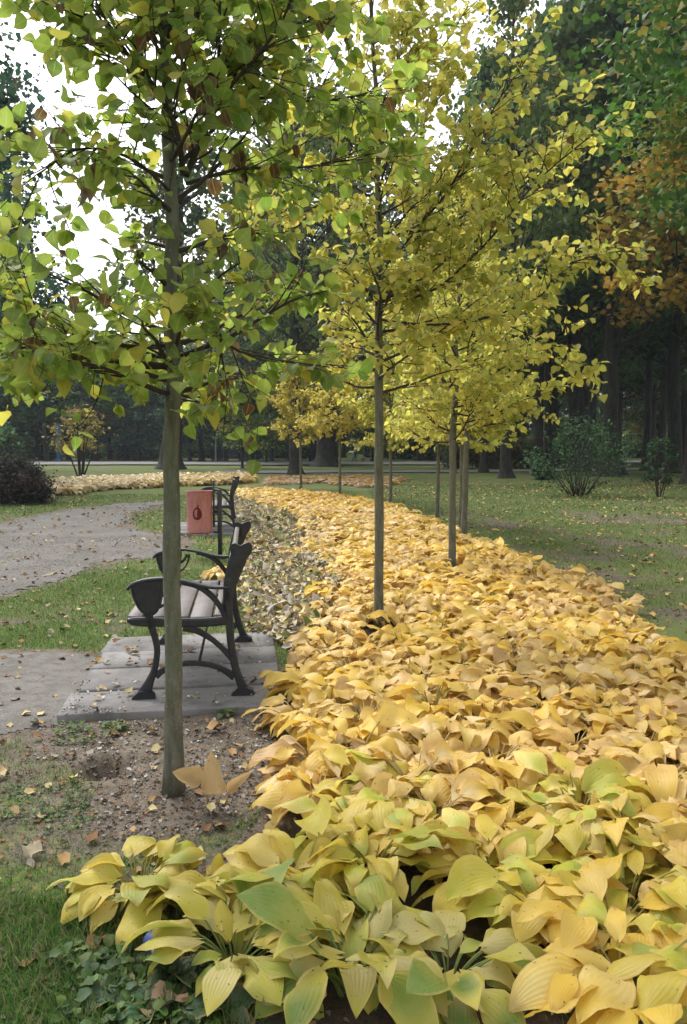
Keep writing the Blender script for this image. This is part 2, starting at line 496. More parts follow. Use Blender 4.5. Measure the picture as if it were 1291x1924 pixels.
def mat_slab():
    m, nt, out = newmat('concrete_slab'); N = NT(nt)
    tc = N.n('ShaderNodeTexCoord').outputs['Object']
    a = N.noise(tc, 2.2, 6, .65); b = N.noise(tc, 14, 5, .7); f = N.noise(tc, 120, 3, .6)
    c = N.mix(N.ramp(a, [(.35, 0), (.65, 1)]), (.155, .148, .14), (.275, .265, .26))
    c = N.mix(N.ramp(b, [(.52, 0), (.68, .55)]), c, (.12, .115, .10))
    c = N.mix(N.ramp(f, [(.6, 0), (.7, .4)]), c, (.34, .33, .31))
    N.bsdf(out, c, .92, N.bump(N.math('ADD', b, f), .6, .004), spec=.12); return m
M['slab'] = mat_slab()
M['bin_red'] = None
M['vcol'] = mat_vcol('matt_painted')
M['debris'] = mat_vcol('litter_debris', .9, .1)
M['grass'] = mat_leaf('grass_blade', spots=0, transl=.35, rough=.6, veins=0, jitter=0)
M['pebble'] = mat_vcol('pebble', .9, .15)

# ------------------------------------------------------------------ zones (plan polygons)
def pl(L, z=0.0):
    return [tuple(G(p[0], p[1], p[2] if len(p) > 2 else z))[:2] for p in L]
BED = pl([(225, 1712), (330, 1790), (470, 1905), (700, 2000), (950, 2030), (1150, 1985), (1420, 1930), (1700, 1500),
          (1500, 1260, .25), (1330, 1195, .3), (1200, 1118, .3), (1130, 1066, .3), (1000, 1022, .3), (905, 996, .3), (855, 978, .3), (790, 955, .3),
          (700, 930, .3), (600, 915, .3), (480, 908, .3), (445, 925, .1), (500, 955), (575, 985), (600, 1040), (615, 1100), (600, 1150),
          (610, 1195), (575, 1262), (545, 1300), (560, 1345), (530, 1385), (570, 1450), (500, 1560), (440, 1620), (350, 1650), (250, 1660)])
WITHER = pl([(445, 930), (500, 950), (590, 985), (625, 1040), (640, 1100), (620, 1160), (640, 1200), (560, 1225), (470, 1185), (452, 1120), (455, 1050), (450, 1000), (440, 960)])
STRIP = pl([(60, 938), (200, 921), (320, 914), (470, 908), (470, 896), (320, 899), (200, 903), (90, 912)])
ORANGE = pl([(505, 912), (600, 908), (700, 918), (760, 905), (740, 897), (620, 896), (510, 900)])
PATH_A = pl([(-260, 1010), (0, 985), (120, 958), (220, 947), (330, 941), (300, 950), (245, 968), (232, 985), (260, 1000), (345, 1008), (352, 1022),
             (300, 1046), (190, 1060), (95, 1095), (0, 1122), (-260, 1200)])
PATH_B = pl([(-260, 1226), (0, 1226), (120, 1224), (205, 1232), (150, 1330), (105, 1360), (60, 1372), (0, 1392), (-260, 1460)])
BARE = pl([(60, 1370), (130, 1350), (330, 1352), (530, 1338), (600, 1380), (470, 1500), (360, 1560), (250, 1590), (170, 1540), (200, 1490), (160, 1440), (60, 1420)])
SLAB = [(110, 1356), (532, 1337), (511, 1193), (214, 1204)]

def grassiness(P):
    """0 bare .. 1 lush"""
    x, y = P[:, 0], P[:, 1]
    n = vnoise(x, y, .35) * .8 + vnoise(x, y, 1.1) * .8
    g = .68 + n * .5
    for poly, w in ((PATH_A, .25), (PATH_B, .10), (BARE, .16)):
        s = sdf(P, poly) + n * w
        g = np.where(s > -.12, g * np.clip(-s / .12 * 1.0, 0, 1), g)
    g = np.where(sdf(P, BED) > -.05, 0.05, g)
    sw = sdf(P, WITHER); g = np.where(sw > 0, np.minimum(g, .25 + n), g)
    # lower left: sparse moss and worn soil
    d = np.hypot(x, y)
    worn = np.clip((3.9 - y) / .5, 0, 1) * np.clip((y - 2.35) / .3, 0, 1) * (x < 0)
    gp = np.exp(-(((x + 1.75) / .45) ** 2 + ((y - 3.2) / .28) ** 2) * 1.2)
    g = g - worn * .08 * (1 - gp)
    right = (x > 0) & (sdf(P, BED) < 0)
    g = np.where(right, g + .05 - .18 * np.exp(-((y - 14) / 4.) ** 2), g)
    return np.clip(g, 0, 1)

# ------------------------------------------------------------------ ground sheet
def lines(segs):
    out = []
    for a, b, st in segs: out += list(np.arange(a, b, st))
    return np.array(out + [segs[-1][1]])
gx = lines([(-700, -80, 40), (-80, -16, 2), (-16, -4, .3), (-4, 4, .05), (4, 16, .3), (16, 80, 2), (80, 700, 40)])
gy = lines([(-60, -2, 4), (-2, 1, .2), (1, 8, .05), (8, 20, .16), (20, 60, 1), (60, 200, 5), (200, 900, 50)])
XX, YY = np.meshgrid(gx, gy); nx, ny = len(gx), len(gy)
P2 = np.stack([XX.ravel(), YY.ravel()], 1)
GV = np.column_stack([P2, gz(P2[:, 0], P2[:, 1])])
ii = np.arange(ny - 1)[:, None] * nx + np.arange(nx - 1)[None, :]
GF = np.stack([ii, ii + 1, ii + 1 + nx, ii + nx], -1).reshape(-1, 4)
gc = np.zeros((len(GV), 3))
near = (P2[:, 1] < 60) & (np.abs(P2[:, 0]) < 40)
gc[:, 0] = .62
gc[near, 0] = grassiness(P2[near])
gc[:, 1] = np.where(P2[:, 0] > 0, .6, .4)
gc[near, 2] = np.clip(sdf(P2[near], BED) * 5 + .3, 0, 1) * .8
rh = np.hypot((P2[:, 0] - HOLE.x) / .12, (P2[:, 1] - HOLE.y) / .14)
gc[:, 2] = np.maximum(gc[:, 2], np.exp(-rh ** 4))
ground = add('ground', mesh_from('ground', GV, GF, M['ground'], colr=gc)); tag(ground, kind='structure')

def sheet(name, poly, mat, lift=.006, step=.12, wob=.15):
    """grid cut to a noisy outline, following the ground"""
    pts = np.array([p[:2] for p in poly]); mn = pts.min(0) - .3; mx = pts.max(0) + .3
    xs = np.arange(mn[0], mx[0] + step, step); ys = np.arange(mn[1], mx[1] + step, step)
    X, Y = np.meshgrid(xs, ys); Q = np.stack([X.ravel(), Y.ravel()], 1)
    s = sdf(Q, poly) + vnoise(Q[:, 0], Q[:, 1], .3) * wob * 1.5 + vnoise(Q[:, 0], Q[:, 1], .09) * wob * .6
    keep = s > 0
    n = len(xs); i0 = (np.arange(len(ys) - 1)[:, None] * n + np.arange(n - 1)[None, :]).ravel()
    Fq = np.stack([i0, i0 + 1, i0 + 1 + n, i0 + n], 1)
    Fq = Fq[keep[Fq].all(1)]
    used = np.unique(Fq); rm = -np.ones(len(Q), int); rm[used] = np.arange(len(used))
    Vq = np.column_stack([Q[used], gz(Q[used, 0], Q[used, 1]) + lift * np.clip(s[used] / .1, -.2, 1)])
    o = add(name, mesh_from(name, Vq, rm[Fq], mat)); tag(o, kind='structure'); return o
sheet('path', PATH_A, M['path'], .012, .06, .25)
sheet('path', PATH_B, M['path'], .012, .03, .10)
def ribbon(name, pts, width, mat, lift):
    V = []; F = []
    L = smooth_line(pts, 10)
    for i, p in enumerate(L):
        a = L[max(i - 1, 0)]; b = L[min(i + 1, len(L) - 1)]
        t = Vector((b[0] - a[0], b[1] - a[1])).normalized(); w = (width if not hasattr(width, '__len__') else np.interp(i / (len(L) - 1), np.linspace(0, 1, len(width)), width)) / 2
        for s in (-1, -.33, .33, 1): V.append((p[0] - t.y * w * s, p[1] + t.x * w * s, gzf(p[0] - t.y * w * s, p[1] + t.x * w * s) + lift))
    for i in range(len(L) - 1):
        for j in range(3): a = i * 4 + j; F.append((a, a + 1, a + 5, a + 4))
    o = add(name, mesh_from(name, np.array(V), F, mat)); tag(o, kind='structure'); return o
ribbon('road', [(-90, 66), (-40, 62), (-10, 63), (20, 66), (60, 62), (110, 60)], 10, M['road'], .09)
ribbon('path', [(-7, 43), (0, 44), (8, 46), (22, 50), (40, 52)], 3.2, M['road'], .05)

# ------------------------------------------------------------------ concrete slabs under the near bench
slab_c = [G(*p) for p in SLAB]
def slabs(name, c, n, label, rows_px=None):
    root_loc = (c[0] + c[1] + c[2] + c[3]) / 4
    root = empty(name, (root_loc.x, root_loc.y, 0), label, 'paving slab')
    cuts = rows_px or [i / n for i in range(n + 1)]
    rr = random.Random(4)
    for i in range(len(cuts) - 1):
        t0, t1 = cuts[i] + .006, cuts[i + 1] - .006
        a = c[0].lerp(c[3], t0); b = c[1].lerp(c[2], t0); d = c[1].lerp(c[2], t1); e = c[0].lerp(c[3], t1)
        a = a + Vector((rr.uniform(-.02, .02), 0, 0)); e = e + Vector((rr.uniform(-.02, .02), 0, 0))
        top = .035 + rr.uniform(-.006, .006)
        mb = MB(); k = 14
        Vt = []
        def row(P, Q, z, ins=0.0):
            return [P.lerp(Q, j / k) + Vector((0, 0, z)) for j in range(k + 1)]
        rows = [row(a, b, -.06), row(a, b, top - .008), row(a.lerp(e, .02), b.lerp(d, .02), top), row(e.lerp(a, .02), d.lerp(b, .02), top + rr.uniform(-.003, .003)), row(e, d, top - .008), row(e, d, -.06)]
        for r_ in rows:
            for j, p in enumerate(r_):
                q = p - Vector((root_loc.x, root_loc.y, 0))
                q.y += rr.uniform(-.004, .004); q.x += rr.uniform(-.003, .003); Vt.append(q)
        Fs = []
        for r_ in range(5):
            for j in range(k):
                q = r_ * (k + 1) + j; Fs.append((q, q + 1, q + k + 2, q + k + 1))
        nr = k + 1
        Fs.append(tuple(r_ * nr for r_ in range(6))); Fs.append(tuple(r_ * nr + k for r_ in range(6))[::-1])
        mb.add(Vt, Fs)
        mb.build('slab', M['slab'], root)
    return root
slabs('concrete_base', slab_c, 4, 'row of flat grey concrete slabs under the near black bench', [0, .235, .50, .74, 1.0])

# ------------------------------------------------------------------ benches
def make_bench(L, label, loc, rz, group):
    """local: +x = front of the seat, y = along the bench from 0 (near end) to L, z up; origin at rear foot, near end"""
    root = empty('park_bench', loc, label, 'bench', group, rz)
    T = .036
    for y0 in (0.0, L - T):
        y1 = y0 + T; ym = (y0 + y1) / 2
        mb = MB()
        mb.strip([(.485, .43), (.462, .35), (.452, .27), (.468, .17), (.50, .09), (.53, .02)], [.04, .036, .034, .036, .05, .085], y0, y1)
        mb.prism([(.60, 0), (.595, .012), (.555, .045), (.50, .045), (.472, .02), (.468, 0)], y0 - .012, y1 + .012)
        mb.strip([(.045, .62), (.036, .52), (.034, .43), (.026, .30), (.002, .16), (-.03, .06), (-.045, .02)], [.05, .042, .045, .045, .045, .05, .07], y0, y1)
        mb.prism([(.03, 0), (.022, .02), (-.01, .045), (-.06, .045), (-.10, .025), (-.105, 0)], y0 - .012, y1 + .012)
        mb.strip([(.462, .125), (.40, .17), (.31, .192), (.215, .193), (.10, .165), (.01, .105)], [.04, .03, .028, .028, .032, .045], y0 + .004, y1 - .004)
        mb.strip([(.30, .41), (.22, .385), (.14, .335), (.075, .275), (.02, .215)], [.045, .035, .03, .03, .04], y0 + .004, y1 - .004)
        mb.strip([(.615, .462), (.585, .452), (.53, .448), (.42, .442), (.30, .436), (.16, .436), (.04, .445)], [.02, .045, .052, .050, .052, .05, .052], y0, y1)
        # arm support scroll: round plate with a raised rim
        D = [(.588, .676), (.584, .63), (.570, .575), (.545, .525), (.512, .496), (.478, .490), (.450, .508), (.430, .55), (.420, .61), (.418, .69), (.50, .694), (.55, .688)]
        D = smooth_line(D + [D[0]], 3)[:-1]
        mb.prism(D[::-1], y0 + .008, y1 - .008)
        mb.strip(D[:28], .014, y0, y1)
        boss = [(.503 + .02 * math.cos(a), .58 + .02 * math.sin(a)) for a in np.linspace(0, 2 * PI, 14, endpoint=False)]
        mb.prism(boss, y0 + .002, y1 - .002)
        mb.strip([(.50, .50), (.49, .46), (.485, .42)], [.05, .04, .04], y0, y1)
        mb.strip([(.425, .60), (.395, .615), (.365, .66)], [.03, .018, .022], y0 + .005, y1 - .005)
        mb.strip([(.44, .53), (.40, .55), (.365, .60), (.35, .66)], [.02, .014, .014, .02], y0 + .005, y1 - .005)
        # brace from arm to seat back
        mb.strip([(.30, .668), (.22, .65), (.145, .60), (.09, .53), (.05, .455)], [.02, .03, .034, .03, .04], y0 + .003, y1 - .003)
        # back upright with the scrolled ear on top
        mb.strip([(.040, .56), (.032, .64), (.008, .73), (-.018, .80), (-.036, .86)], [.055, .072, .09, .10, .085], y0, y1)
        mb.prism([(.022, .83), (.024, .865), (.016, .893), (-.002, .898), (-.02, .888), (-.034, .882), (-.052, .892), (-.078, .902), (-.096, .895), (-.104, .872), (-.098, .845),
                  (-.082, .82), (-.06, .79), (-.045, .765)], y0 + .002, y1 - .002)
        mb.build('end_frame', M['iron'], root, sharp=35)
        arm = MB()
        # wide flat arm, thin top plate
        pr = smooth_line([(.612, .638), (.585, .668), (.53, .688), (.45, .698), (.37, .695), (.28, .678), (.20, .655), (.13, .642), (.06, .640), (.03, .642)], 5)
        V = []; F = []
        for i, (x, z) in enumerate(pr):
            a = pr[max(i - 1, 0)]; b = pr[min(i + 1, len(pr) - 1)]
            tx, tz = b[0] - a[0], b[1] - a[1]; l = math.hypot(tx, tz); nxx, nzz = tz / l, -tx / l
            w = .030 if i > 2 else .022
            th = .009
            for (s, t) in ((-1, -.3), (-.8, -1), (.8, -1), (1, -.3), (.85, .8), (0, 1.1), (-.85, .8)):
                V.append((x + nxx * th * t, ym + w * s, z + nzz * th * t))
        for i in range(len(pr) - 1):
            for k in range(7): a = i * 7 + k; b = i * 7 + (k + 1) % 7; F.append((a, b, b + 7, a + 7))
        F.append(tuple(range(7))); F.append(tuple((len(pr) - 1) * 7 + k for k in range(7))[::-1])
        arm.add(V, F); arm.build('armrest', M['iron'], root, sharp=40)
    rr = random.Random(3)
    def plank(x, z, w, th, ang, name):
        mb = MB()
        Mx = Matrix.Rotation(ang, 3, 'Y')
        mb.box((x, L / 2, z), (w, L - 2 * T - .004, th), Mx, bev=.006)
        return mb.build(name, M['plank'], root)
    seat = [(.578, .462, .085, R(-6)), (.468, .458, .118, R(2)), (.336, .452, .128, R(3)), (.20, .449, .126, R(0)), (.09, .456, .07, R(-12))]
    for x, z, w, a in seat: plank(x, z, w, .032, a, 'seat_plank')
    # three wide back planks lying on the uprights
    for (x, z, w) in ((.062, .545, .09), (.040, .665, .11), (.010, .800, .13)):
        plank(x, z, w, .03, R(90 - 11.5), 'back_plank')
    for (x, z) in ((-.045, .835), (.0, .745), (.028, .655)):
        mb = MB(); mb.tube([(x, -.006, z), (x, .004, z)], [.006, .011], 8); mb.build('bolt', M['iron'], root, smooth=True)
    # tie rod between the two frames
    mb = MB(); mb.tube([(.215, .02, .19), (.215, L / 2, .188), (.215, L - .02, .19)], .009, 8); mb.build('tie_rod', M['iron'], root, smooth=True)
    return root
rf_near = G(444, 1306, .035); rf_far = G(448, 1203, .035)
dv = (rf_far - rf_near); Lb = dv.length
ang = math.atan2(dv.y, dv.x)                 # local +y maps to dv ; local +x must point left (-X)
# local frame: y axis = dv, x axis = rotate(dv, +90deg) would be left; rotation about z so that +y -> dv
rzb = ang - PI / 2
# +x after this rotation points to the right; mirror by turning the bench round: flip along y
def place_bench(near, far, label, group):
    d = far - near; a = math.atan2(-d.y, -d.x) - PI / 2       # +y -> towards camera, +x -> left
    return make_bench(d.length, label, (far.x, far.y, near.z), a, group)
place_bench(rf_near, rf_far, 'nearest black iron park bench with grey planks on the concrete slabs', 'park benches facing the sandy path')
b2n = G(440, 1003, .0); b2f = b2n + Vector((-.19, 1.48, 0))
place_bench(Vector((b2n.x, b2n.y, .02)), Vector((b2f.x, b2f.y, .02)), 'farther black iron park bench partly hidden behind the red litter bin', 'park benches facing the sandy path')
s2 = [b2n + Vector((-.95, -.25, 0)), b2n + Vector((.28, -.22, 0)), b2n + Vector((-.12, 1.8, 0)), b2n + Vector((-1.35, 1.75, 0))]
slabs('concrete_base', s2, 4, 'pale concrete slabs under the farther bench behind the litter bin')

# ------------------------------------------------------------------ litter bin
def mat_bin():
    m, nt, out = newmat('faded_red_paint'); N = NT(nt)
    tc = N.n('ShaderNodeTexCoord').outputs['Object']
    mp = N.n('ShaderNodeMapping'); mp.inputs['Scale'].default_value = (1, 1, .25); N.l(tc, mp.inputs[0])
    a = N.noise(mp.outputs[0], 22, 5, .65); b = N.noise(tc, 6, 4)
    c = N.mix(N.ramp(a, [(.35, 0), (.7, .5)]), (.46, .15, .14), (.56, .33, .30))
    c = N.mix(N.ramp(b, [(.4, 0), (.7, .6)]), c, (.58, .25, .22))
    g_ = N.noise(tc, 45, 4, .7); c = N.mix(N.ramp(g_, [(.62, 0), (.72, .6)]), c, (.16, .05, .035))
    sz = N.n('ShaderNodeSeparateXYZ'); N.l(tc, sz.inputs[0]); lo = N.ramp(N.math('ADD', sz.outputs[2], N.math('MULTIPLY', a, .08)), [(.37, .65), (.43, 0)]); c = N.mix(lo, c, (.30, .16, .13))
    N.bsdf(out, c, .55, N.bump(a, .2, .002), spec=.35); return m
M['bin_red'] = mat_bin()
post = G(414, 1048); bx = A(375, 962, post.y)
br_ = .168; cxl = bx.x - post.x
bin_ = empty('litter_bin', (post.x, post.y, 0), 'faded red cylindrical litter bin hung on a black metal stand', 'litter bin')
mb = MB(); n = 40; zb, zt = .335, .895
V = []; F = []
for (r_, z) in ((br_ - .012, zb + .0), (br_, zb + .012), (br_, zt - .01), (br_ + .005, zt - .004), (br_ + .003, zt), (br_ - .006, zt - .002), (br_ - .008, zb + .03)):
    for k in range(n): V.append((cxl + r_ * math.cos(2 * PI * k / n), r_ * math.sin(2 * PI * k / n), z))
for i in range(6):
    for k in range(n): a = i * n + k; b = i * n + (k + 1) % n; F.append((a, b, b + n, a + n))
F.append(tuple(range(n))[::-1]); F.append(tuple(6 * n + k for k in range(n)))
mb.add(V, F); mb.build('drum', M['bin_red'], bin_, sharp=40)
# black stencil mark curved round the drum
def on_drum(u, z, r=None): a = -PI / 2 + u / br_; r = r or br_ + .0025; return (cxl + r * math.cos(a), r * math.sin(a), z)
mk = MB()
def drum_patch(poly2):
    V = [on_drum(u, z) for u, z in poly2]; mk.add(V, [tuple(range(len(V)))])
zc = .605
outer = [(.060 * math.cos(a) * (1 - .15 * math.sin(a)), zc + .085 * math.sin(a)) for a in np.linspace(0, 2 * PI, 25)]
inner = [(.026 * math.cos(a) - .012, zc + .002 + .055 * math.sin(a)) for a in np.linspace(0, 2 * PI, 25)]
for i in range(24): drum_patch([outer[i], outer[i + 1], inner[i + 1], inner[i]])
drum_patch([(-.002, zc - .055), (.018, zc - .05), (.020, zc + .04), (.006, zc + .06), (-.002, zc + .02)])
drum_patch([(.0, zc + .082), (.018, zc + .08), (.02, zc + .115), (.004, zc + .12)])
RIMM = mat_simple('worn_red_rim', (.20, .05, .045), .5)
for z_ in (zt - .006, zb + .012):
    ring = [(cxl + (br_ + .003) * math.cos(a), (br_ + .003) * math.sin(a), z_) for a in np.linspace(0, 2 * PI, 41)]
    rimm = MB(); rimm.tube(ring, .005, 6, cap=False)
    rimm.build('rim', RIMM, bin_, smooth=True)
for u_, z_ in ((-.13, .40), (-.13, .84), (.13, .84), (.13, .40)):
    rv = MB(); q_ = on_drum(u_, z_); rv.ico(q_, .006, n=8, k=5); rv.build('rivet', M['iron'], bin_, smooth=True)
mk.build('painted_mark', mat_simple('dark_stencil', (.11, .012, .012), .6), bin_)
fr = MB()
fr.box((0, 0, .44), (.055, .055, .95), bev=.006)
fr.box((-.078, 0, .72), (.024, .03, .62), bev=.004)
fr.box((-.04, .0, .345), (.09, .024, .03)); fr.box((-.04, 0, .90), (.09, .024, .025))
fr.tube([(-.078, 0, .60), (cxl + br_ * .6, 0, .60)], .012)
fr.box((-.04, 0, .62), (.08, .02, .05))
fr.box((0, 0, .01), (.16, .16, .02))
fr.build('stand', M['iron'], bin_)
lt = MB(); lt.tube([(-.16, .02, .335), (-.19, .03, .29), (-.2, .03, .25)], [.008, .008, .006]); lt.build('latch', M['iron'], bin_)

# ------------------------------------------------------------------ hostas
HT = [0, .07, .2, .38, .58, .78, .92, 1.0]; HW = [.10, .58, .92, 1.0, .86, .50, .19, 0.0]
def hosta_mesh(seed, pal, nleaf=24, rows=8, cols=5, floppy=.5, wilt=0.0, size=1.0, stalk_col=(.42, .36, .10)):
    rg = np.random.RandomState(seed)
    V = []; F = []; U = []; C = []; SV = MB()
    tt = np.linspace(0, 1, rows)
    ww = np.interp(tt, HT, HW)
    for k in range(nleaf):
        inner = k / nleaf
        phi = k * 2.39996 + rg.uniform(-.35, .35)
        d = np.array([math.cos(phi), math.sin(phi), 0]); up = np.array([0, 0, 1.])
        lp = rg.uniform(.10, .22) * size * (1.05 - .25 * inner)
        e0 = R(rg.uniform(48, 75) + 14 * inner); e1 = R(rg.uniform(5, 45) - 25 * floppy + 20 * inner)
        p = d * .03 * rg.rand() + up * .0
        pts = [p.copy()]; n = 6
        for i in range(n):
            e = e0 + (e1 - e0) * (i / n) ** 1.4
            p = p + (d * math.cos(e) + up * math.sin(e)) * lp / n
            p[2] = max(p[2], .012); pts.append(p.copy())
        SV.tube(pts, list(np.linspace(.0045, .0028, n + 1) * size), 5, c3=stalk_col, cap=False)
        L = rg.uniform(.13, .215) * size * (1.08 - .30 * inner) * (.6 if rg.rand() < .12 else 1); Wd = L * rg.uniform(.23, .37)
        e2 = e1 - R(rg.uniform(35, 75) + 45 * floppy * rg.rand())
        if rg.rand() < .18: e1 -= R(35); e2 = e1 - R(rg.uniform(10, 30))
        yaw = rg.uniform(-.6, .6); d2 = np.array([math.cos(phi + yaw), math.sin(phi + yaw), 0])
        roll = R(rg.uniform(-32, 32)); cup = rg.uniform(-.35, .40); wv = rg.uniform(.08, .32); ph = rg.uniform(0, 6)
        lat = np.cross(up, d2)
        col = np.array(pal[rg.randint(len(pal))]) * rg.uniform(.82, 1.12)
        colb = np.array(pal[rg.randint(len(pal))]) * rg.uniform(.8, 1.1); colm = np.array(pal[rg.randint(len(pal))]) * rg.uniform(.9, 1.1)
        gp, gq, em = rg.uniform(.1, .6), rg.uniform(.5, 1.0), rg.uniform(0, .8)
        tipb = rg.rand() < .3
        q = p.copy(); b = len(V) ; base = sum(len(x) for x in [V]) if False else None
        b0 = len(V)
        for i, t in enumerate(tt):
            e = e1 + (e2 - e1) * t ** 1.15
            if i: q = q + (d2 * math.cos(e) + up * math.sin(e)) * L * (tt[i] - tt[i - 1])
            nr = -d2 * math.sin(e) + up * math.cos(e)
            lt_ = lat * math.cos(roll) + nr * math.sin(roll); nn = nr * math.cos(roll) - lat * math.sin(roll)
            for j in range(cols):
                s = -1 + 2 * j / (cols - 1)
                w = Wd * ww[i]
                z = cup * w * s * s + wv * Wd * math.sin(t * 8 + ph + (2 if s > 0 else 0)) * abs(s) ** 1.5 * (.3 + ww[i])
                if wilt: z += wilt * Wd * rg.uniform(-1, 1) * .35
                v = q + lt_ * (w * s * (1 - .15 * abs(cup))) + nn * z - (d2 * (.12 * L * abs(s) ** 2 if i == 0 else 0))
                v[2] = max(v[2], .006 + .002 * rg.rand())
                f_ = min(1, max(0, (t - gp) / .35)); cc_ = colb * (1 - f_) + col * f_
                e_ = em * abs(s) ** 2; cc_ = cc_ * (1 - e_) + colm * e_
                if tipb and t > .85: cc_ = cc_ * .5 + np.array([.42, .26, .12]) * .5
                V.append(v); U.append(((s + 1) / 2, t)); C.append(cc_)
        for i in range(rows - 1):
            for j in range(cols - 1):
                a = b0 + i * cols + j; F.append((a, a + 1, a + 1 + cols, a + cols))
    return np.array(V), np.array(F), np.array(U), np.array(C), SV
PAL0 = {
 'green': [(.28, .38, .04), (.44, .48, .045), (.62, .56, .06), (.20, .32, .04), (.70, .60, .08), (.72, .62, .20), (.66, .56, .06)],
 'lime': [(.66, .58, .055), (.52, .54, .05), (.76, .60, .07), (.78, .64, .16), (.70, .56, .05), (.40, .46, .05)],
 'yellow': [(.82, .57, .06), (.84, .62, .12), (.78, .54, .05), (.84, .66, .20), (.82, .59, .08), (.74, .52, .06)],
 'cream': [(.84, .62, .18), (.82, .59, .20), (.82, .60, .12), (.84, .67, .30), (.76, .51, .13), (.80, .57, .08)],
 'tan': [(.74, .50, .18), (.80, .57, .18), (.80, .58, .10), (.66, .43, .15), (.82, .63, .28)],
 'orange': [(.78, .49, .05), (.72, .45, .06), (.78, .56, .07), (.62, .38, .06)],
}
PAL = {}
for k_, L_ in PAL0.items():
    PAL[k_] = [(a_ * 1.0, b_ * .99, c_ * 1.05 + .015) for a_, b_, c_ in L_]
def hosta_proto(seed, palname, **kw):
    V, F, U, C, SV = hosta_mesh(seed, PAL[palname], **kw)
    return (mesh_from('hosta_leaves', V, F, M['hosta'], uv=U, colr=C), SV.mesh('hosta_stalks', M['stalk'], True))
protos = {}
sd_ = 10
for nm, cnt, kw in (('green', 3, dict(floppy=.45, size=1.05, nleaf=34, stalk_col=(.22, .28, .07))), ('lime', 4, dict(floppy=.5, size=1.0, nleaf=34, stalk_col=(.36, .34, .08))),
                    ('yellow', 7, dict(floppy=.65, nleaf=30, wilt=.10)), ('cream', 7, dict(floppy=.85, nleaf=30, wilt=.2, stalk_col=(.55, .42, .18))),
                    ('tan', 4, dict(floppy=.9, nleaf=32, wilt=.3, stalk_col=(.55, .42, .2))), ('orange', 3, dict(floppy=.6, nleaf=22))):
    protos[nm] = []
    for i in range(cnt):
        protos[nm].append(hosta_proto(sd_, nm, rows=10, cols=7, **kw)); sd_ += 1

def place_hosta(x, y, nm, rng, label, group, sc=1.0, rz=None):
    lm, sm = protos[nm][rng.randrange(len(protos[nm]))]
    r = empty('hosta_plant', (x, y, gzf(x, y)), label, 'hosta', group, rng.uniform(0, 2 * PI) if rz is None else rz)
    s = sc * rng.uniform(.9, 1.15); r.scale = (s, s, s * rng.uniform(.85, 1.12))
    r.rotation_euler = (rng.uniform(-.12, .12), rng.uniform(-.12, .12), r.rotation_euler[2])
    add('foliage', lm, r); add('stalks', sm, r)
    return r
rng = random.Random(11)
# jittered grid of planting places
pts = []
sp_ = .285
bp = np.array(BED); mn = bp.min(0); mx = bp.max(0)
yy = mn[1]; row = 0
while yy < mx[1]:
    xx = mn[0] + (sp_ / 2 if row % 2 else 0)
    while xx < mx[0]:
        pts.append((xx + rng.uniform(-.09, .09), yy + rng.uniform(-.09, .09))); xx += sp_
    yy += sp_ * .87; row += 1
PP = np.array(pts); PP = PP[inpoly(PP, BED)]
# keep clear of the trunks
YT = [(328, 1492), (711, 1184), (849, 1069), (873, 1017), (863, 1003), (821, 981), (733, 953), (639, 936), (565, 919)]
tb = [G(*p) for p in YT]
for i, p in enumerate(tb[:4]):
    PP = PP[~((np.abs(PP[:, 0] - p.x) < .19) & (PP[:, 1] - p.y < .05) & (PP[:, 1] - p.y > -.62))]
for p in tb: PP = PP[np.hypot(PP[:, 0] - p.x, PP[:, 1] - p.y) > .13]
# visible in the frame?
def project(P):
    x, y, z = P[:, 0], P[:, 1], P[:, 2] - CAM_H
    dep = y * CP - z * SP; u = y * SP + z * CP
    return W_PX / 2 + F_PX * x / dep, H_PX / 2 - F_PX * u / dep
u, v = project(np.column_stack([PP, np.full(len(PP), .2)]))
dist = np.hypot(PP[:, 0], PP[:, 1])
marg = .32 / dist * F_PX
vis = (u > -marg) & (u < W_PX + marg) & (v < H_PX + marg)
PV = PP[vis]; dv_ = dist[vis]; PV = PV[np.argsort(dv_)]
special = [ # px, py, palette, scale, label
 (262, 1700, 'lime', .95, 'lime yellow hosta clump sticking out at the left corner of the bed'),
 (355, 1720, 'lime', .9, 'lime yellow hosta beside the crushed can at the bed edge'),
 (440, 1830, 'green', .85, 'green and yellow hosta right of the can and the broad weed'),
 (655, 1860, 'green', .98, 'big green hearted hosta at the bottom middle of the photo'),
 (840, 1860, 'green', .85, 'greenish yellow hosta with blotched leaves right of the big green one'),
 (598, 1292, 'orange', .85, 'deep yellow hosta clump leaning over the right edge of the concrete slabs'),
 (590, 1385, 'yellow', .85, 'yellow hosta clump on the bare soil just in front of the slabs'),
]
SPC = []
for px, py, nm, sc, lab in special:
    p = G(px, py); SPC.append((p.x, p.y))
    place_hosta(p.x, p.y, nm, rng, lab, None, sc)
SPC = np.array(SPC)
PV = np.array([p for p in PV if np.min(np.hypot(SPC[:, 0] - p[0], SPC[:, 1] - p[1])) > .17])
NIND = 293
def choose_pal(x, y, rng):
    d = math.hypot(x, y); r = rng.random()
    if d < 2.6: return 'lime' if r < .5 else ('yellow' if r < .85 else 'green')
    if d < 3.2: return 'yellow' if r < .55 else ('cream' if r < .85 else 'lime')
    if d < 9:
        rightness = (x > 1.2)
        return 'cream' if r < .5 else ('yellow' if r < .8 else 'tan')
    if d < 17:
        if x > 1.0 + .02 * d: return 'yellow' if r < .7 else 'cream'
        return 'cream' if r < .4 else ('tan' if r < .75 else 'yellow')
    return 'orange' if r < .5 else ('yellow' if r < .8 else 'tan')
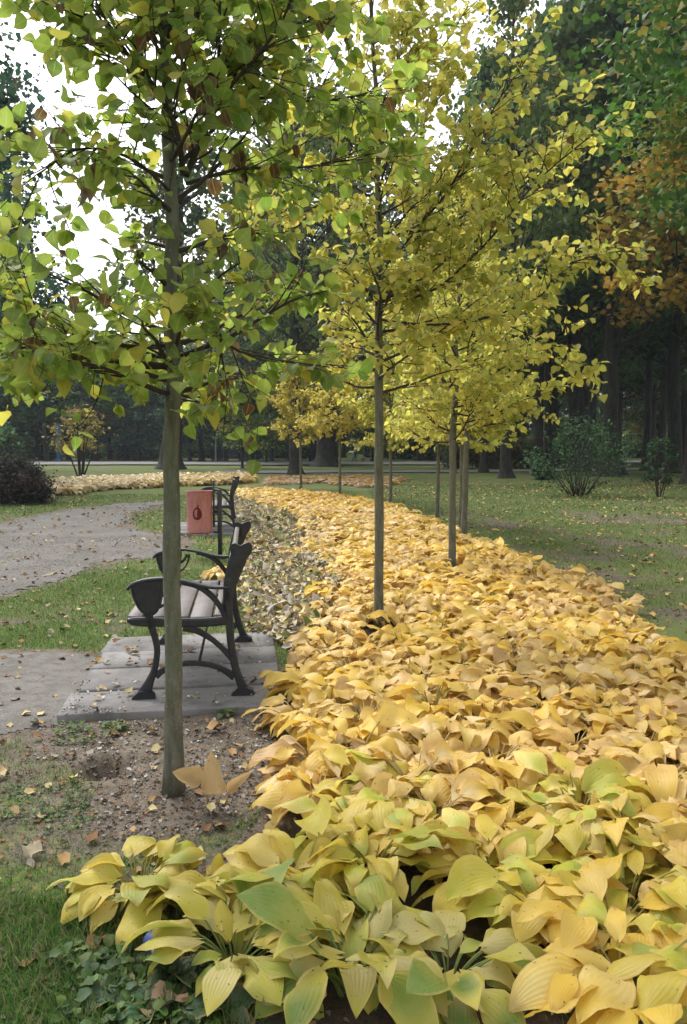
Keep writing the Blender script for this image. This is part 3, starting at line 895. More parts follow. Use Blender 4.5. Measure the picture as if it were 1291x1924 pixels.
GRP = {'green': 'green yellow hostas at the front of the bed', 'lime': 'lime yellow hostas at the front of the bed', 'yellow': 'golden yellow hostas packed in the bed',
       'cream': 'pale straw coloured hostas packed in the bed', 'tan': 'withered tan hostas packed in the bed', 'orange': 'orange yellow hostas packed in the bed'}
LAB = {'green': 'green yellow hosta among the front plants of the bed', 'lime': 'lime yellow hosta among the front plants of the bed', 'yellow': 'golden yellow hosta packed among others in the long bed',
       'cream': 'pale straw coloured hosta with limp leaves in the long bed', 'tan': 'withered tan hosta with crumpled leaves in the long bed', 'orange': 'orange yellow hosta in the long bed'}
for p in PV[:NIND]:
    nm = choose_pal(p[0], p[1], rng)
    place_hosta(p[0], p[1], nm, rng, LAB[nm], GRP[nm])
# the rest of the bed and the far beds: one mass, coarser leaves
def coarse(seed, nm, **kw):
    V, F, U, C, SV = hosta_mesh(seed, PAL[nm], rows=5, cols=3, **kw); return V, F, U, C
CO = {nm: [coarse(200 + i * 7 + k, nm, nleaf=24, floppy=.7, wilt=.2, size=1.15) for k in range(4)] for i, nm in enumerate(('yellow', 'cream', 'tan', 'orange', 'lime'))}
def hosta_mass(name, P, palf, rng, label, cat, hs=1.0, colmul=None, S=1.0):
    parts = []
    for x, y in P:
        V, F, U, C = CO[palf(x, y, rng)][rng.randrange(4)]
        a = rng.uniform(0, 2 * PI); s = rng.uniform(.85, 1.2) * S
        W = V.copy(); W[:, 0] = (V[:, 0] * math.cos(a) - V[:, 1] * math.sin(a)) * s + x
        W[:, 1] = (V[:, 0] * math.sin(a) + V[:, 1] * math.cos(a)) * s + y; W[:, 2] = V[:, 2] * s * hs + gzf(x, y)
        parts.append((W, F, U, C * rng.uniform(.85, 1.1) * (1 if colmul is None else np.array(colmul))))
    V, F, U, C = merge(parts)
    o = add(name, mesh_from(name, V, F, M['hosta_far'], uv=U, colr=np.clip(C, 0, 1)))
    return tag(o, label, cat, kind='stuff')
def pal_far(x, y, r): 
    n = choose_pal(x, y, r); return 'lime' if n == 'green' else n
hosta_mass('hosta_bed', PV[NIND:], pal_far, rng, 'far stretch of yellow hostas packed along the curving bed', 'hosta bed')
def fill(poly, sp, rng):
    b = np.array(poly); mn = b.min(0); mx = b.max(0); Q = []
    y = mn[1]
    while y < mx[1]:
        x = mn[0]
        while x < mx[0]: Q.append((x + rng.uniform(-.4, .4) * sp, y + rng.uniform(-.4, .4) * sp)); x += sp
        y += sp
    Q = np.array(Q); return Q[inpoly(Q, poly)]
hosta_mass('hosta_border', fill(STRIP, .33, rng), lambda x, y, r: 'cream' if r.random() < .6 or x < -7 else 'orange', rng,
           'narrow far border of pale yellow hostas left of the bin', 'hosta bed', S=1.25, colmul=(.80, .90, 1.5))
hosta_mass('withered_border', fill(ORANGE, .5, rng), lambda x, y, r: 'orange' if r.random() < .6 else 'tan', rng,
           'low orange brown plants beyond the end of the main bed', 'ground cover', hs=.6, colmul=(.55, .52, .8), S=1.2)
# withered grey ground cover between bench and bed
def wither(poly, n, cols, rg, zmax, name, label, cat, size=(.03, .09)):
    b = np.array(poly); mn = b.min(0); mx = b.max(0)
    Q = rg.rand(n * 4, 2) * (mx - mn) + mn; Q = Q[inpoly(Q, poly)]
    w = np.clip(1.3 - np.hypot(Q[:, 0], Q[:, 1]) / 22, .25, 1); Q = Q[rg.rand(len(Q)) < w][:n]
    dens = vnoise(Q[:, 0], Q[:, 1], .5) + .5
    Q = Q[rg.rand(len(Q)) < .35 + dens]; m = len(Q)
    hump = np.clip(vnoise(Q[:, 0], Q[:, 1], .28) + .45, .05, 1)
    z = gz(Q[:, 0], Q[:, 1]) + rg.rand(m) * zmax * hump + .01
    fwd = rg.normal(size=(m, 3)); fwd[:, 2] *= .6
    nh = rg.normal(size=(m, 3)) * .6 + np.array([0, 0, 1.])
    X, Y, Z = frames(fwd, nh)
    L = rg.uniform(size[0], size[1], m)[:, None] * (1 + np.hypot(Q[:, 0], Q[:, 1]) / 25)[:, None]
    T = leaf_template([0, .3, .65, 1], [.05, .32, .28, 0], .6, .5, .1)
    cc = np.array(cols)[rg.randint(len(cols), size=m)] * rg.uniform(.7, 1.15, (m, 1))
    o = instance_arrays(T, np.column_stack([Q, z]), X * L, Y * L, Z * L, cc)
    ob = add(name, mesh_from(name, o[0], o[1], M['debris'], uv=o[2], colr=o[3]))
    return tag(ob, label, cat, kind='stuff')
rg = np.random.RandomState(5)
GREY = [(.62, .55, .42), (.52, .46, .34), (.68, .60, .42), (.44, .36, .24), (.30, .36, .15), (.64, .52, .28), (.72, .56, .24), (.56, .50, .42)]
wither(WITHER, 26000, GREY, rg, .17, 'withered_ground_cover', 'greyish withered low plants between the benches and the yellow bed', 'ground cover')
# a few small hostas still yellow inside it, counted as the same planting
WP = [(500, 1035), (530, 1030), (560, 1045), (480, 1030), (600, 1060), (395, 1085)]
for i, (px, py) in enumerate(WP):
    p = G(px, py)
    for k in range(2):
        place_hosta(p.x + rng.uniform(-.2, .2), p.y + rng.uniform(-.2, .2), 'cream' if k else 'tan', rng,
                    'small pale hosta standing alone among the withered plants beside the bench', 'stray hostas among the withered plants', .7)
# two peach leaves standing at the near trunk
lp = G(400, 1515)
V = []; F = []; U = []; C = []
def single_leaf(base, tip_start, direction, L, W, nrm, col, bend=.1):
    d = Vector(direction).normalized(); nn = Vector(nrm); sidev = d.cross(nn).normalized(); nn = sidev.cross(d)
    b0 = len(V)
    for t in np.linspace(0, 1, 9):
        w = float(np.interp(t, HT, HW)) * W
        for j in range(5):
            s = -1 + j / 2
            q = Vector(tip_start) + d * (L * t) + sidev * (w * s * (.85 + .1 * math.sin(9 * t))) + nn * (.7 * w * s * s + .12 * w * math.sin(11 * t + 3 * s) - bend * L * t * t)
            V.append(tuple(q)); U.append(((s + 1) / 2, t)); C.append(col)
    for i in range(8):
        for j in range(4): a = b0 + i * 5 + j; F.append((a, a + 1, a + 6, a + 5))
pe = empty('hosta_plant', (lp.x, lp.y, 0), 'young peach coloured hosta shoot of three upright leaves beside the nearest trunk', 'hosta')
st = MB()
for bx_, (px, py), (tx, ty), W, c in ((-.02, (382, 1465), (325, 1450), .050, (.56, .38, .17)), (.02, (412, 1492), (393, 1418), .062, (.58, .40, .20)), (.05, (428, 1488), (468, 1450), .028, (.62, .42, .2))):
    a = A(px, py, lp.y - .03) - Vector((lp.x, lp.y, 0)); b = A(tx, ty, lp.y - .05) - Vector((lp.x, lp.y, 0))
    d = b - a
    single_leaf(None, a, d, d.length, W, (.25 if px < 400 else -.2, -1, .5), c, .22)
    st.tube([(bx_, 0, 0), ((bx_ + a.x) / 2 + .004, a.y * .4, a.z * .55), tuple(a)], [.005, .004, .003], 6, c3=(.6, .45, .2))
add('foliage', mesh_from('hosta_shoot', np.array(V), np.array(F), M['hosta'], uv=np.array(U), colr=np.array(C)), pe)
st.build('stalks', M['stalk'], pe, smooth=True)

# ------------------------------------------------------------------ young trees
TL = [leaf_template([-.38, -.03, .0, .10, .28, .5, .72, .88, 1], [.014, .014, .10, .36, .46, .44, .30, .12, 0], f_, c, w_) for c, f_, w_ in ((.12, .22, .05), (.42, .3, .03), (-.15, .45, .06))]
def young_tree(base, H, r0, crown_z, tiers, pal, leaf, nl_scale, seed, label, extra=(), lean=(0, 0), brown=.0, up=.0, taper=.75):
    rg = np.random.RandomState(seed); rd = random.Random(seed)
    root = empty('young_tree', (base.x, base.y, gzf(base.x, base.y)), label, 'young tree', 'young trees planted along the hosta bed')
    # trunk polyline
    tp = []; n = 26
    wob = [(rd.uniform(-.012, .012), rd.uniform(-.012, .012)) for _ in range(n)]
    wx = wy = 0
    for i in range(n):
        t = i / (n - 1); z = t * H
        wx += wob[i][0] * (1.6 if z > crown_z else .5); wy += wob[i][1] * (1.6 if z > crown_z else .5)
        tp.append(Vector((lean[0] * t + wx, lean[1] * t + wy, z - .04)))
    def rad(z):
        if z < crown_z: return r0 * (1 - .16 * z / crown_z) * (1 + .28 * math.exp(-z / .10))
        return max(.004, r0 * .84 * (1 - (z - crown_z) / (H - crown_z)) ** taper)
    tm = MB(); rr = [rad(max(p.z, 0)) * (1 + rd.uniform(-.07, .07)) for p in tp]
    tm.tube([tuple(p) for p in tp], rr, 14)
    me = tm.mesh('trunk', M['bark'], True); add('trunk', me, root)
    def tpos(z):
        z = max(0, min(H * .999, z)); f = z / H * (n - 1); i = int(f); return tp[i].lerp(tp[i + 1], f - i)
    bm = MB(); nodes = []   # nodes: (pos, dir, size)
    def branch(p, d, L, r, depth):
        m = max(4, int(L / .06)); pts = [p.copy()]; dirn = d.normalized()
        for i in range(m):
            t = i / m
            dirn = (dirn + Vector((rd.gauss(0, .10), rd.gauss(0, .10), rd.gauss(0, .07) + (.05 if depth == 0 else .02) * (1 if t < .5 else up) - (.04 if t > .55 else 0)))).normalized()
            p = p + dirn * (L / m); pts.append(p.copy())
            if t > .12 or depth > 0:
                k = 1 if depth == 0 else 1
                nodes.append((p.copy(), dirn.copy(), t))
                if depth > 0 or t > .6: nodes.append((p.copy(), dirn.copy(), t))
            if depth < 2 and t > .12 and rd.random() < (.75 if depth == 0 else .45):
                sdv = dirn.cross(Vector((0, 0, 1))).normalized() * (1 if rd.random() < .5 else -1)
                sub = (dirn * rd.uniform(.5, 1.0) + sdv * rd.uniform(.5, 1.1) + Vector((0, 0, rd.uniform(-.25, .4)))).normalized()
                branch(p.copy(), sub, L * rd.uniform(.28, .5) * (1.1 - t * .6) if depth == 0 else L * rd.uniform(.4, .6), r * (1 - .75 * t) * .55, depth + 1)
        bm.tube([tuple(q) for q in pts], list(np.linspace(r, max(.0012, r * .22), len(pts))), 5 if depth else 6, cap=False)
    for (z0, z1, cnt, Lm, el0, el1, asym) in tiers:
        ph = rd.uniform(0, 6.28)
        for k in range(cnt):
            z = z0 + (z1 - z0) * (k + rd.random()) / cnt
            a = ph + k * 2.39996 + rd.uniform(-.3, .3); el = R(rd.uniform(el0, el1))
            L = Lm * rd.uniform(.7, 1.15) * (1 + asym * math.cos(a))
            p = tpos(z)
            branch(p, Vector((math.cos(a) * math.cos(el), math.sin(a) * math.cos(el), math.sin(el))), L, max(.004, min(rad(z) * .42, .013)), 0)
    for pts, r in extra:
        q = [Vector(p) - root.location for p in pts]
        q = [Vector(t_) for t_ in smooth_line([tuple(v_) for v_ in q], 6)]
        bm.tube([tuple(v_) for v_ in q], list(np.linspace(r, r * .3, len(q))), 7, cap=False)
        for i in range(2, len(q) - 1):
            dirn = (q[i + 1] - q[i - 1]).normalized(); t = i / len(q)
            nodes.append((q[i].copy(), dirn, t))
            for _ in range(2 if t > .3 else 1):
                if rd.random() < .8:
                    ax = Vector((rd.gauss(0, 1), rd.gauss(0, 1), rd.gauss(0, .5))).normalized()
                    branch(q[i].copy(), (dirn * .8 + ax * .8).normalized(), rd.uniform(.18, .42), r * .35, 1)
    bm.build('branches', M['twig'], root, smooth=True)
    # leaves
    m = int(len(nodes) * nl_scale); idx = rg.randint(len(nodes), size=m) if nl_scale != 1 else np.arange(len(nodes))
    NP = np.array([tuple(nodes[i][0]) for i in idx]); ND = np.array([tuple(nodes[i][1]) for i in idx])
    side = rg.normal(size=(m, 3)); side[:, 2] -= .55
    side -= ND * np.sum(side * ND, 1, keepdims=True) * .6
    fwd = ND * .55 + side / (np.linalg.norm(side, axis=1, keepdims=True) + 1e-9)
    nh = rg.normal(size=(m, 3)) * .55 + np.array([0, 0, 1.])
    X, Y, Z = frames(fwd, nh)
    L = rg.uniform(leaf * .62, leaf * 1.2, m)[:, None]
    NP = NP + rg.normal(size=(m, 3)) * .004 + Y * L * .38
    kz = NP[:, 2] > crown_z - .30
    NP, X, Y, Z, L, nh = NP[kz], X[kz], Y[kz], Z[kz], L[kz], nh[kz]; m = len(NP)
    pal = np.array(pal); zz = NP[:, 2]
    ci = rg.randint(len(pal), size=m); cc = pal[ci] * rg.uniform(.8, 1.15, (m, 1))
    clump = vnoise(NP[:, 0] + NP[:, 2] * .7, NP[:, 1] - NP[:, 2] * .5, .22)
    isb = (clump > .22) & (rg.rand(m) < brown) & (np.hypot(NP[:, 0], NP[:, 1]) < .55)
    isb |= rg.rand(m) < brown * .06
    cc[isb] = np.array([.075, .04, .022]) * rg.uniform(.6, 1.6, (isb.sum(), 1))
    Y2 = Y.copy(); Y2[isb] = Y[isb] * .5 + np.array([0, 0, -1.]); X, Y, Z = frames(Y2, nh)
    parts = []
    pick = rg.randint(3, size=m)
    for k in range(3):
        s = pick == k
        parts.append(instance_arrays(TL[k], NP[s], X[s] * L[s], Y[s] * L[s], Z[s] * L[s], cc[s]))
    Vv, Ff, Uu, Cc = merge(parts)
    add('crown', mesh_from('crown', Vv, Ff, M['tleaf'], uv=Uu, colr=Cc), root)
    return root
GRN = [(.17, .28, .03), (.23, .34, .035), (.29, .38, .04), (.14, .23, .035), (.36, .41, .045), (.22, .32, .03), (.20, .30, .03), (.54, .48, .05)]
YGR = [(.46, .45, .04), (.58, .53, .05), (.64, .56, .055), (.50, .50, .045), (.38, .42, .04), (.70, .57, .07)]
YEL = [(.56, .53, .05), (.64, .56, .055), (.48, .49, .045), (.70, .57, .06), (.60, .53, .05), (.42, .46, .04)]
YOR = [(.50, .42, .07), (.46, .38, .08), (.54, .46, .10), (.36, .34, .07)]
YGR = [(a * .84, b * .90, c * 2.0) for a, b, c in YGR]; YEL = [(a * .82, b * .88, c * 2.0) for a, b, c in YEL]
t1 = tb[0]; y1 = t1.y
def W1(L, dy=0): return [A(px, py, y1 + dd) for px, py, dd in L]
ex1 = [
 (W1([(345, 330, 0), (330, 240, -.05), (292, 165, -.1), (225, 85, -.15), (150, -20, -.2)]), .013),
 (W1([(292, 175, -.08), (268, 110, -.05), (262, 20, 0), (255, -90, .05)]), .010),
 (W1([(350, 330, 0), (385, 240, .05), (408, 160, .1), (412, 40, .12), (418, -120, .15)]), .014),
 (W1([(400, 200, .1), (450, 130, .15), (500, 60, .2), (525, -60, .25)]), .010),
 (W1([(405, 190, 0), (470, 120, -.1), (530, 40, -.15), (560, -60, -.2)]), .009),
 (W1([(350, 345, 0), (450, 318, .1), (560, 315, .2), (650, 300, .25)]), .009),
 (W1([(345, 300, 0), (470, 190, .2), (600, 190, .3), (700, 175, .4)]), .009),
 (W1([(335, 600, 0), (390, 600, -.1), (450, 660, -.15), (620, 690, -.1)]), .010),
 (W1([(330, 650, 0), (230, 650, -.1), (110, 640, -.2), (20, 660, -.3)]), .010),
 (W1([(325, 690, 0), (200, 690, .1), (80, 690, .1), (-20, 640, .2)]), .010),
 (W1([(340, 380, 0), (250, 300, -.2), (150, 280, -.3), (70, 330, -.4)]), .008),
]
young_tree(t1, 4.6, .040, 1.72,
  [(1.70, 2.02, 13, .66, -8, 20, 0), (2.08, 2.4, 4, .30, 5, 35, .5), (2.4, 2.9, 6, .40, 10, 50, .5), (2.9, 3.6, 8, .5, 25, 60, .1), (3.6, 4.4, 6, .4, 30, 65, 0)],
  [(a * .82, b * .88, c * 1.4) for a, b, c in GRN], .066, .40, 21, 'nearest young tree, green leaved, its thin trunk in front of the bench', ex1, (.06, 0), brown=.35)
t2 = tb[1]; y2 = t2.y
def W2(L): return [A(px, py, y2 + dd) for px, py, dd in L]
ex2 = [
 (W2([(706, 450, 0), (765, 435, -.1), (830, 375, -.2), (880, 290, -.3), (930, 200, -.35), (990, 110, -.4)]), .013),
 (W2([(712, 540, 0), (760, 560, -.2), (830, 535, -.3), (920, 450, -.4), (1010, 340, -.5), (1130, 240, -.6)]), .014),
 (W2([(712, 530, 0), (780, 530, .2), (850, 480, .3), (960, 390, .4), (1050, 330, .5)]), .012),
 (W2([(710, 600, 0), (800, 610, -.2), (900, 600, -.3), (1010, 560, -.4), (1060, 500, -.4), (1170, 470, -.5)]), .011),
 (W2([(765, 435, -.1), (850, 420, -.1), (950, 330, -.2), (1080, 270, -.3)]), .009),
 (W2([(710, 650, 0), (790, 640, .3), (900, 600, .4), (1000, 590, .4)]), .010),
 (W2([(705, 330, 0), (640, 250, .1), (560, 190, .2), (520, 100, .2)]), .009),
 (W2([(706, 400, 0), (620, 380, .1), (560, 400, .3), (500, 380, .3)]), .009),
 (W2([(703, 260, 0), (760, 160, .1), (830, 90, .2), (880, 10, .2)]), .009),
 (W2([(930, 600, -.3), (1010, 640, -.4), (1075, 700, -.45)]), .006),
]
young_tree(t2, 6.0, .040, 1.95,
  [(1.95, 2.3, 8, .75, -5, 20, .2), (2.3, 3.0, 14, .8, 5, 40, .25), (3.0, 3.9, 14, .85, 15, 50, .3), (3.9, 5.6, 16, .7, 25, 60, .1)],
  YGR, .066, .48, 33, 'second young tree along the bed, yellow leaved with long branches reaching right', ex2, (-.06, 0), brown=.05)
labs = ['third young tree along the bed, rising right of the thin pale trunk amid the hostas',
        'fourth young tree, the thicker of two close trunks at the right edge of the bed',
        'fifth young tree, the thinner trunk just behind the fourth one',
        'sixth young tree with a slim trunk left of the close pair',
        'seventh young tree with a slim trunk just right of the second tree',
        'eighth young tree with brownish leaves, between the second tree and the big oaks',
        'ninth and farthest young tree, standing in front of a dark oak trunk']
spec = [(4.9, .047, 1.6, YEL, .070, .50), (5.0, .047, 1.75, YEL, .075, .42), (4.8, .036, 1.6, YEL, .08, .36), (4.6, .040, 1.5, YEL, .10, .38), (4.6, .042, 1.6, YGR, .10, .34), (4.3, .040, 1.7, YOR, .11, .3), (4.3, .045, 1.75, YOR, .12, .3)]
for i, (H, r0, cz, pal, lf, ns) in enumerate(spec):
    young_tree(tb[i + 2], H, r0, cz,
      [(cz - .05, cz + .5, 11, 1.0, -12, 18, 0), (cz + .5, cz + 1.2, 13, 1.0, 0, 35, 0), (cz + 1.2, cz + 2.1, 11, .85, 15, 50, 0), (cz + 2.1, H - .2, 8, .55, 25, 60, 0)],
      pal, lf, ns, 50 + i, labs[i], brown=.03 if i < 5 else .2)

# ------------------------------------------------------------------ big park trees
QL = [(lambda T: T)(leaf_template([0, .5, 1], [.12, .42, .05], .25, c, 0, cols=2)) for c in (.15, .35)]
def clump_leaves(centers, radii, per, leaf, pal, rg, flat=.55, colvar=.35):
    m = len(centers) * per
    c = np.repeat(centers, per, 0); r = np.repeat(radii, per)[:, None]
    g = rg.normal(size=(m, 3)) * .5; g[:, 2] *= flat
    P = c + g * r
    # droop at the rim of each clump
    P[:, 2] -= .18 * (g[:, 0] ** 2 + g[:, 1] ** 2) * r[:, 0]
    fwd = rg.normal(size=(m, 3)); fwd[:, 2] = fwd[:, 2] * .5 - .3
    nh = rg.normal(size=(m, 3)) * .7 + np.array([0, 0, 1.])
    X, Y, Z = frames(fwd, nh); L = rg.uniform(leaf * .6, leaf * 1.3, m)[:, None]
    pal = np.array(pal); pc = pal[rg.randint(len(pal), size=len(centers))] * rg.uniform(1 - colvar, 1 + colvar, (len(centers), 1))
    cc = np.repeat(pc, per, 0) * rg.uniform(.75, 1.25, (m, 1))
    k = rg.rand(m) < .5; parts = []
    for i, s in enumerate((k, ~k)):
        parts.append(instance_arrays(QL[i], P[s], X[s] * L[s] * 1.3, Y[s] * L[s], Z[s] * L[s], cc[s]))
    return merge(parts)
def tree_meshes(seed, H, r0, cz, R_, nclump, per, leaf, pal, clr=1.3, top=1.0, sparse_low=0.0, fork=False, squash=1.0, gap=0.0):
    rg = np.random.RandomState(seed); rd = random.Random(seed)
    n = 22; tp = []; wx = wy = 0
    for i in range(n):
        t = i / (n - 1); wx += rd.uniform(-.06, .06) * H / 20; wy += rd.uniform(-.06, .06) * H / 20
        tp.append(Vector((wx, wy, t * H * .93 - .1)))
    tm = MB()
    rad = [r0 * (1 - .82 * (i / (n - 1)) ** 1.1) * (1 + .55 * math.exp(-max(p.z, 0) / (r0 * 1.1))) for i, p in enumerate(tp)]
    # finer flare at the base
    base = [tp[0].lerp(tp[1], t) for t in (0, .1, .22, .4, .65)] + tp[1:]
    brad = [r0 * (1 + .75 * math.exp(-max(p.z, 0) / (r0 * .9))) * (1 - .02 * i) for i, p in enumerate(base[:5])] + rad[1:]
    tm.tube([tuple(p) for p in base], brad, 14, cap=False)
    def tpos(z): f = max(0, min(.999, (z + .1) / (H * .93))) * (n - 1); i = int(f); return tp[i].lerp(tp[min(i + 1, n - 1)], f - i)
    cs = []; rs = []; lm = MB()
    tries = 0
    while len(cs) < nclump and tries < nclump * 20:
        tries += 1
        z = cz + (H - cz) * rd.random() ** (.9); f = (z - cz) / (H - cz)
        prof = (math.sin(PI * min(1, (f * .88 + .12)) ** .75)) ** .6 * top
        rr = R_ * prof * math.sqrt(rd.uniform(.12, 1)); a = rd.uniform(0, 2 * PI)
        if gap and vnoise(np.array([rr * math.cos(a)]), np.array([z + rr * math.sin(a) * .5]), R_ * .35)[0] < -.5 + gap: continue
        q = tpos(z); c = Vector((q.x + rr * math.cos(a), q.y + rr * math.sin(a), z))
        cs.append(tuple(c)); rs.append(clr * rd.uniform(.6, 1.3))
        if rd.random() < .5:
            z0 = max(cz * .8, z - rr * rd.uniform(.5, 1.0)); p0 = tpos(z0)
            mid = p0.lerp(c, .5) + Vector((rd.uniform(-.3, .3), rd.uniform(-.3, .3), -.1 * rr))
            lm.tube(smooth_line([tuple(p0), tuple(mid), tuple(c)], 4), list(np.linspace(r0 * rd.uniform(.12, .34), .012, 9)), 5, cap=False)
    V, F, U, C = clump_leaves(np.array(cs), np.array(rs), per, leaf, pal, rg)
    return (tm.mesh('trunk', M['bark_old'], True), lm.mesh('limbs', M['bark_old'], True) if lm.V else None,
            mesh_from('crown', V, F, M['fleaf'], uv=U, colr=C))
def big_tree(meshes, loc, label, group=None, rz=0, sc=1.0, szz=None, name='park_tree', lean=(0, 0), cat='tree'):
    r = empty(name, (loc[0], loc[1], gzf(loc[0], loc[1])), label, cat, group, rz)
    r.scale = (sc, sc, szz or sc); r.rotation_euler = (lean[0], lean[1], rz)
    add('trunk', meshes[0], r)
    if meshes[1]: add('limbs', meshes[1], r)
    add('crown', meshes[2], r)
    return r
DG = [(.06, .13, .04), (.08, .17, .045), (.05, .10, .035), (.12, .20, .05), (.10, .13, .04)]
BG = [(.05, .115, .07), (.07, .14, .075), (.045, .09, .06)]
MG = [(.09, .17, .04), (.12, .20, .045), (.07, .13, .035), (.18, .22, .05)]
SG = [(.12, .19, .05), (.16, .22, .055), (.09, .14, .045), (.24, .24, .06)]
OR = [(.33, .19, .03), (.25, .17, .03), (.40, .25, .04), (.20, .18, .035), (.14, .16, .035)]
YL = [(.50, .38, .06), (.42, .34, .07), (.30, .30, .06)]
MA = [(.07, .15, .03), (.09, .19, .035), (.05, .11, .028), (.15, .22, .04), (.28, .25, .05)]
tA = tree_meshes(301, 24, .45, 7.5, 5.2, 90, 62, .42, DG, 1.7)
tA2 = tree_meshes(302, 26, .40, 8.5, 4.6, 90, 62, .42, DG + MG[:1], 1.6)
tB = tree_meshes(303, 25, .42, 8, 5.5, 110, 48, .30, SG, 1.5, gap=.3)
tC = tree_meshes(304, 17, .28, 4, 4.5, 80, 60, .36, SG + YL[2:], 1.3, gap=.15)
tD = tree_meshes(305, 20, .30, 2.8, 4.5, 120, 120, .25, BG, 1.5)
tE = tree_meshes(306, 9, .14, 2.4, 2.6, 60, 60, .26, MG + YL[2:] + OR[3:], 1.0)
tO = tree_meshes(307, 15.5, .30, 7.2, 3.9, 110, 90, .22, OR, 1.1)
tM = tree_meshes(308, 14.0, .28, 6.0, 5.0, 190, 130, .135, MA, .95)
tL = tree_meshes(309, 17, .32, 5.0, 3.5, 100, 110, .2, BG, 1.1)
tOak1 = tree_meshes(311, 22, .62, 10.5, 3.6, 60, 60, .30, SG + MG[:1], 1.3, gap=.3)
tOak = tree_meshes(310, 24, .62, 9.0, 8.0, 130, 60, .36, SG + MG[:1], 1.8, gap=.25)
def gb(px, py): p = G(px, py); return (p.x, p.y)
def gd(px, Y): p = A(px, 836, Y); return (p.x, p.y)
# measured trees with trunks one can tell apart
big_tree(tOak1, gd(319, 50), 'big dark oak trunk with flared base just left behind the nearest young tree', rz=1.0, sc=1.0, szz=1.0, name='oak_tree', lean=(0, .07))
big_tree(tB, gd(556, 41), 'dark straight trunk directly behind the ninth young tree', rz=2.1, sc=.72, szz=.95)
big_tree(tOak, gd(613, 56), 'massive wide oak trunk left of the person in white', rz=3.0, sc=1.12, szz=1.0, name='oak_tree', lean=(0, -.012))
big_tree(tD, gd(-95, 30), 'dense dark blue green tree at the left edge of the photo', rz=.4, sc=.85, szz=.9)
big_tree(tL, gd(-20, 52), 'dark leafy tree behind the left edge tree, reaching to the top', rz=.9, sc=1.0, szz=1.25)
big_tree(tA2, gd(908, 44), 'slender dark trunk left of the smooth grey one on the right lawn', rz=.2, sc=.52, szz=.85)
big_tree(tB, gd(955, 36), 'smooth grey trunk in front of the olive hedge', rz=.9, sc=.62, szz=.85)
big_tree(tA, gd(1012, 45), 'left one of two close thin dark trunks right of the hedge', rz=2.2, sc=.58, szz=1.0)
big_tree(tA2, gd(1031, 46), 'right one of two close thin dark trunks right of the hedge', rz=3.9, sc=.58, szz=.95)
big_tree(tA, gd(1088, 46), 'thick grey brown leaning trunk rising behind the round green shrub', rz=1.2, sc=1.15, szz=1.05, lean=(0, .02))
big_tree(tA2, gd(1113, 50), 'thin dark trunk between the two thick trunks on the right', rz=4.4, sc=.7, szz=1.0)
big_tree(tA, gd(1142, 38), 'thick dark trunk with flared foot just right of the green shrub', rz=5.1, sc=.95, szz=1.0)
big_tree(tA2, gd(1165, 41), 'dark trunk leaning right behind the flared one', rz=2.6, sc=.8, szz=1.0, lean=(0, .10))
big_tree(tA2, gd(1215, 47), 'slim dark trunk in front of the road at right, with yellow leaves behind', rz=1.9, sc=.58, szz=.95)
big_tree(tA, gd(1241, 53), 'slim dark trunk farther back near the right edge', rz=3.3, sc=.62, szz=.95)
big_tree(tA, gd(1270, 43), 'dark trunk with spreading foot close to the right edge', rz=.2, sc=.85, szz=.95)
big_tree(tA2, gd(1296, 44), 'dark trunk cut by the right edge of the photo', rz=.7, sc=.85, szz=.95)
big_tree(tO, gd(1300, 31), 'orange brown autumn maple at the right edge', rz=.8, sc=1.0, szz=.92, name='maple_tree')
big_tree(tM, (9.6, 14.5), 'bright green maple overhanging the top right corner', rz=.5, sc=1.0, szz=1.0, name='maple_tree')
big_tree(tC, gd(1235, 88), 'bright yellow tree glowing between the dark trunks at right', rz=.5, sc=.8, szz=.7).children[2].data = \
    tree_meshes(320, 17, .28, 4, 4.5, 80, 60, .40, YL, 1.3)[2]
# unseen trees outside the frame, added to shade the right lawn
for i, (x, y) in enumerate(((17, 24), (20, 9), (24, 34))):
    big_tree((tA, tA2, tA)[i], (x, y), 'unseen dark tall tree added to shade the right lawn', 'tall dark trees of the wood on the right', rz=i * 1.7, sc=.95, szz=.95)
rd = random.Random(77)
# right wood
k = 0
for px in range(860, 1460, 60):
    for lay in range(2):
        Y = 62 + lay * 26 + rd.uniform(-5, 6); x, y = gd(px + rd.uniform(-14, 14), Y)
        m_ = (tA, tA2, tA, tD)[rd.randrange(4)]
        s = rd.uniform(.75, 1.05)
        big_tree(m_, (x, y), 'unseen dark tall tree added to shade the right lawn', 'tall dark trees of the wood on the right', rz=rd.uniform(0, 6), sc=s, szz=s * rd.uniform(.95, 1.15)); k += 1
# middle: looser greyish trees with sky between
for px, Y, m_, s, sz in ((410, 78, tB, .9, .75), (470, 70, tB, .85, 1.0), (530, 88, tB, 1.0, 1.2), (590, 75, tA2, .75, .95), (640, 92, tB, 1.0, 1.3), (690, 100, tC, 1.1, 1.0), (735, 84, tC, 1., .8),
                         (790, 78, tB, .85, 1.2), (840, 64, tB, .8, 1.15), (905, 70, tA2, .7, 1.1), (500, 110, tC, 1.3, 1.4), (610, 118, tB, 1.1, 1.3), (760, 112, tB, 1.1, 1.5), (860, 92, tB, 1.0, 1.35), (560, 62, tC, .7, .85)):
    x, y = gd(px, Y)
    big_tree(m_, (x, y), 'tall loose crowned tree far off in the middle of the park', 'loose crowned trees in the middle distance', rz=rd.uniform(0, 6), sc=s, szz=s * sz if m_ is not tC else s * sz)
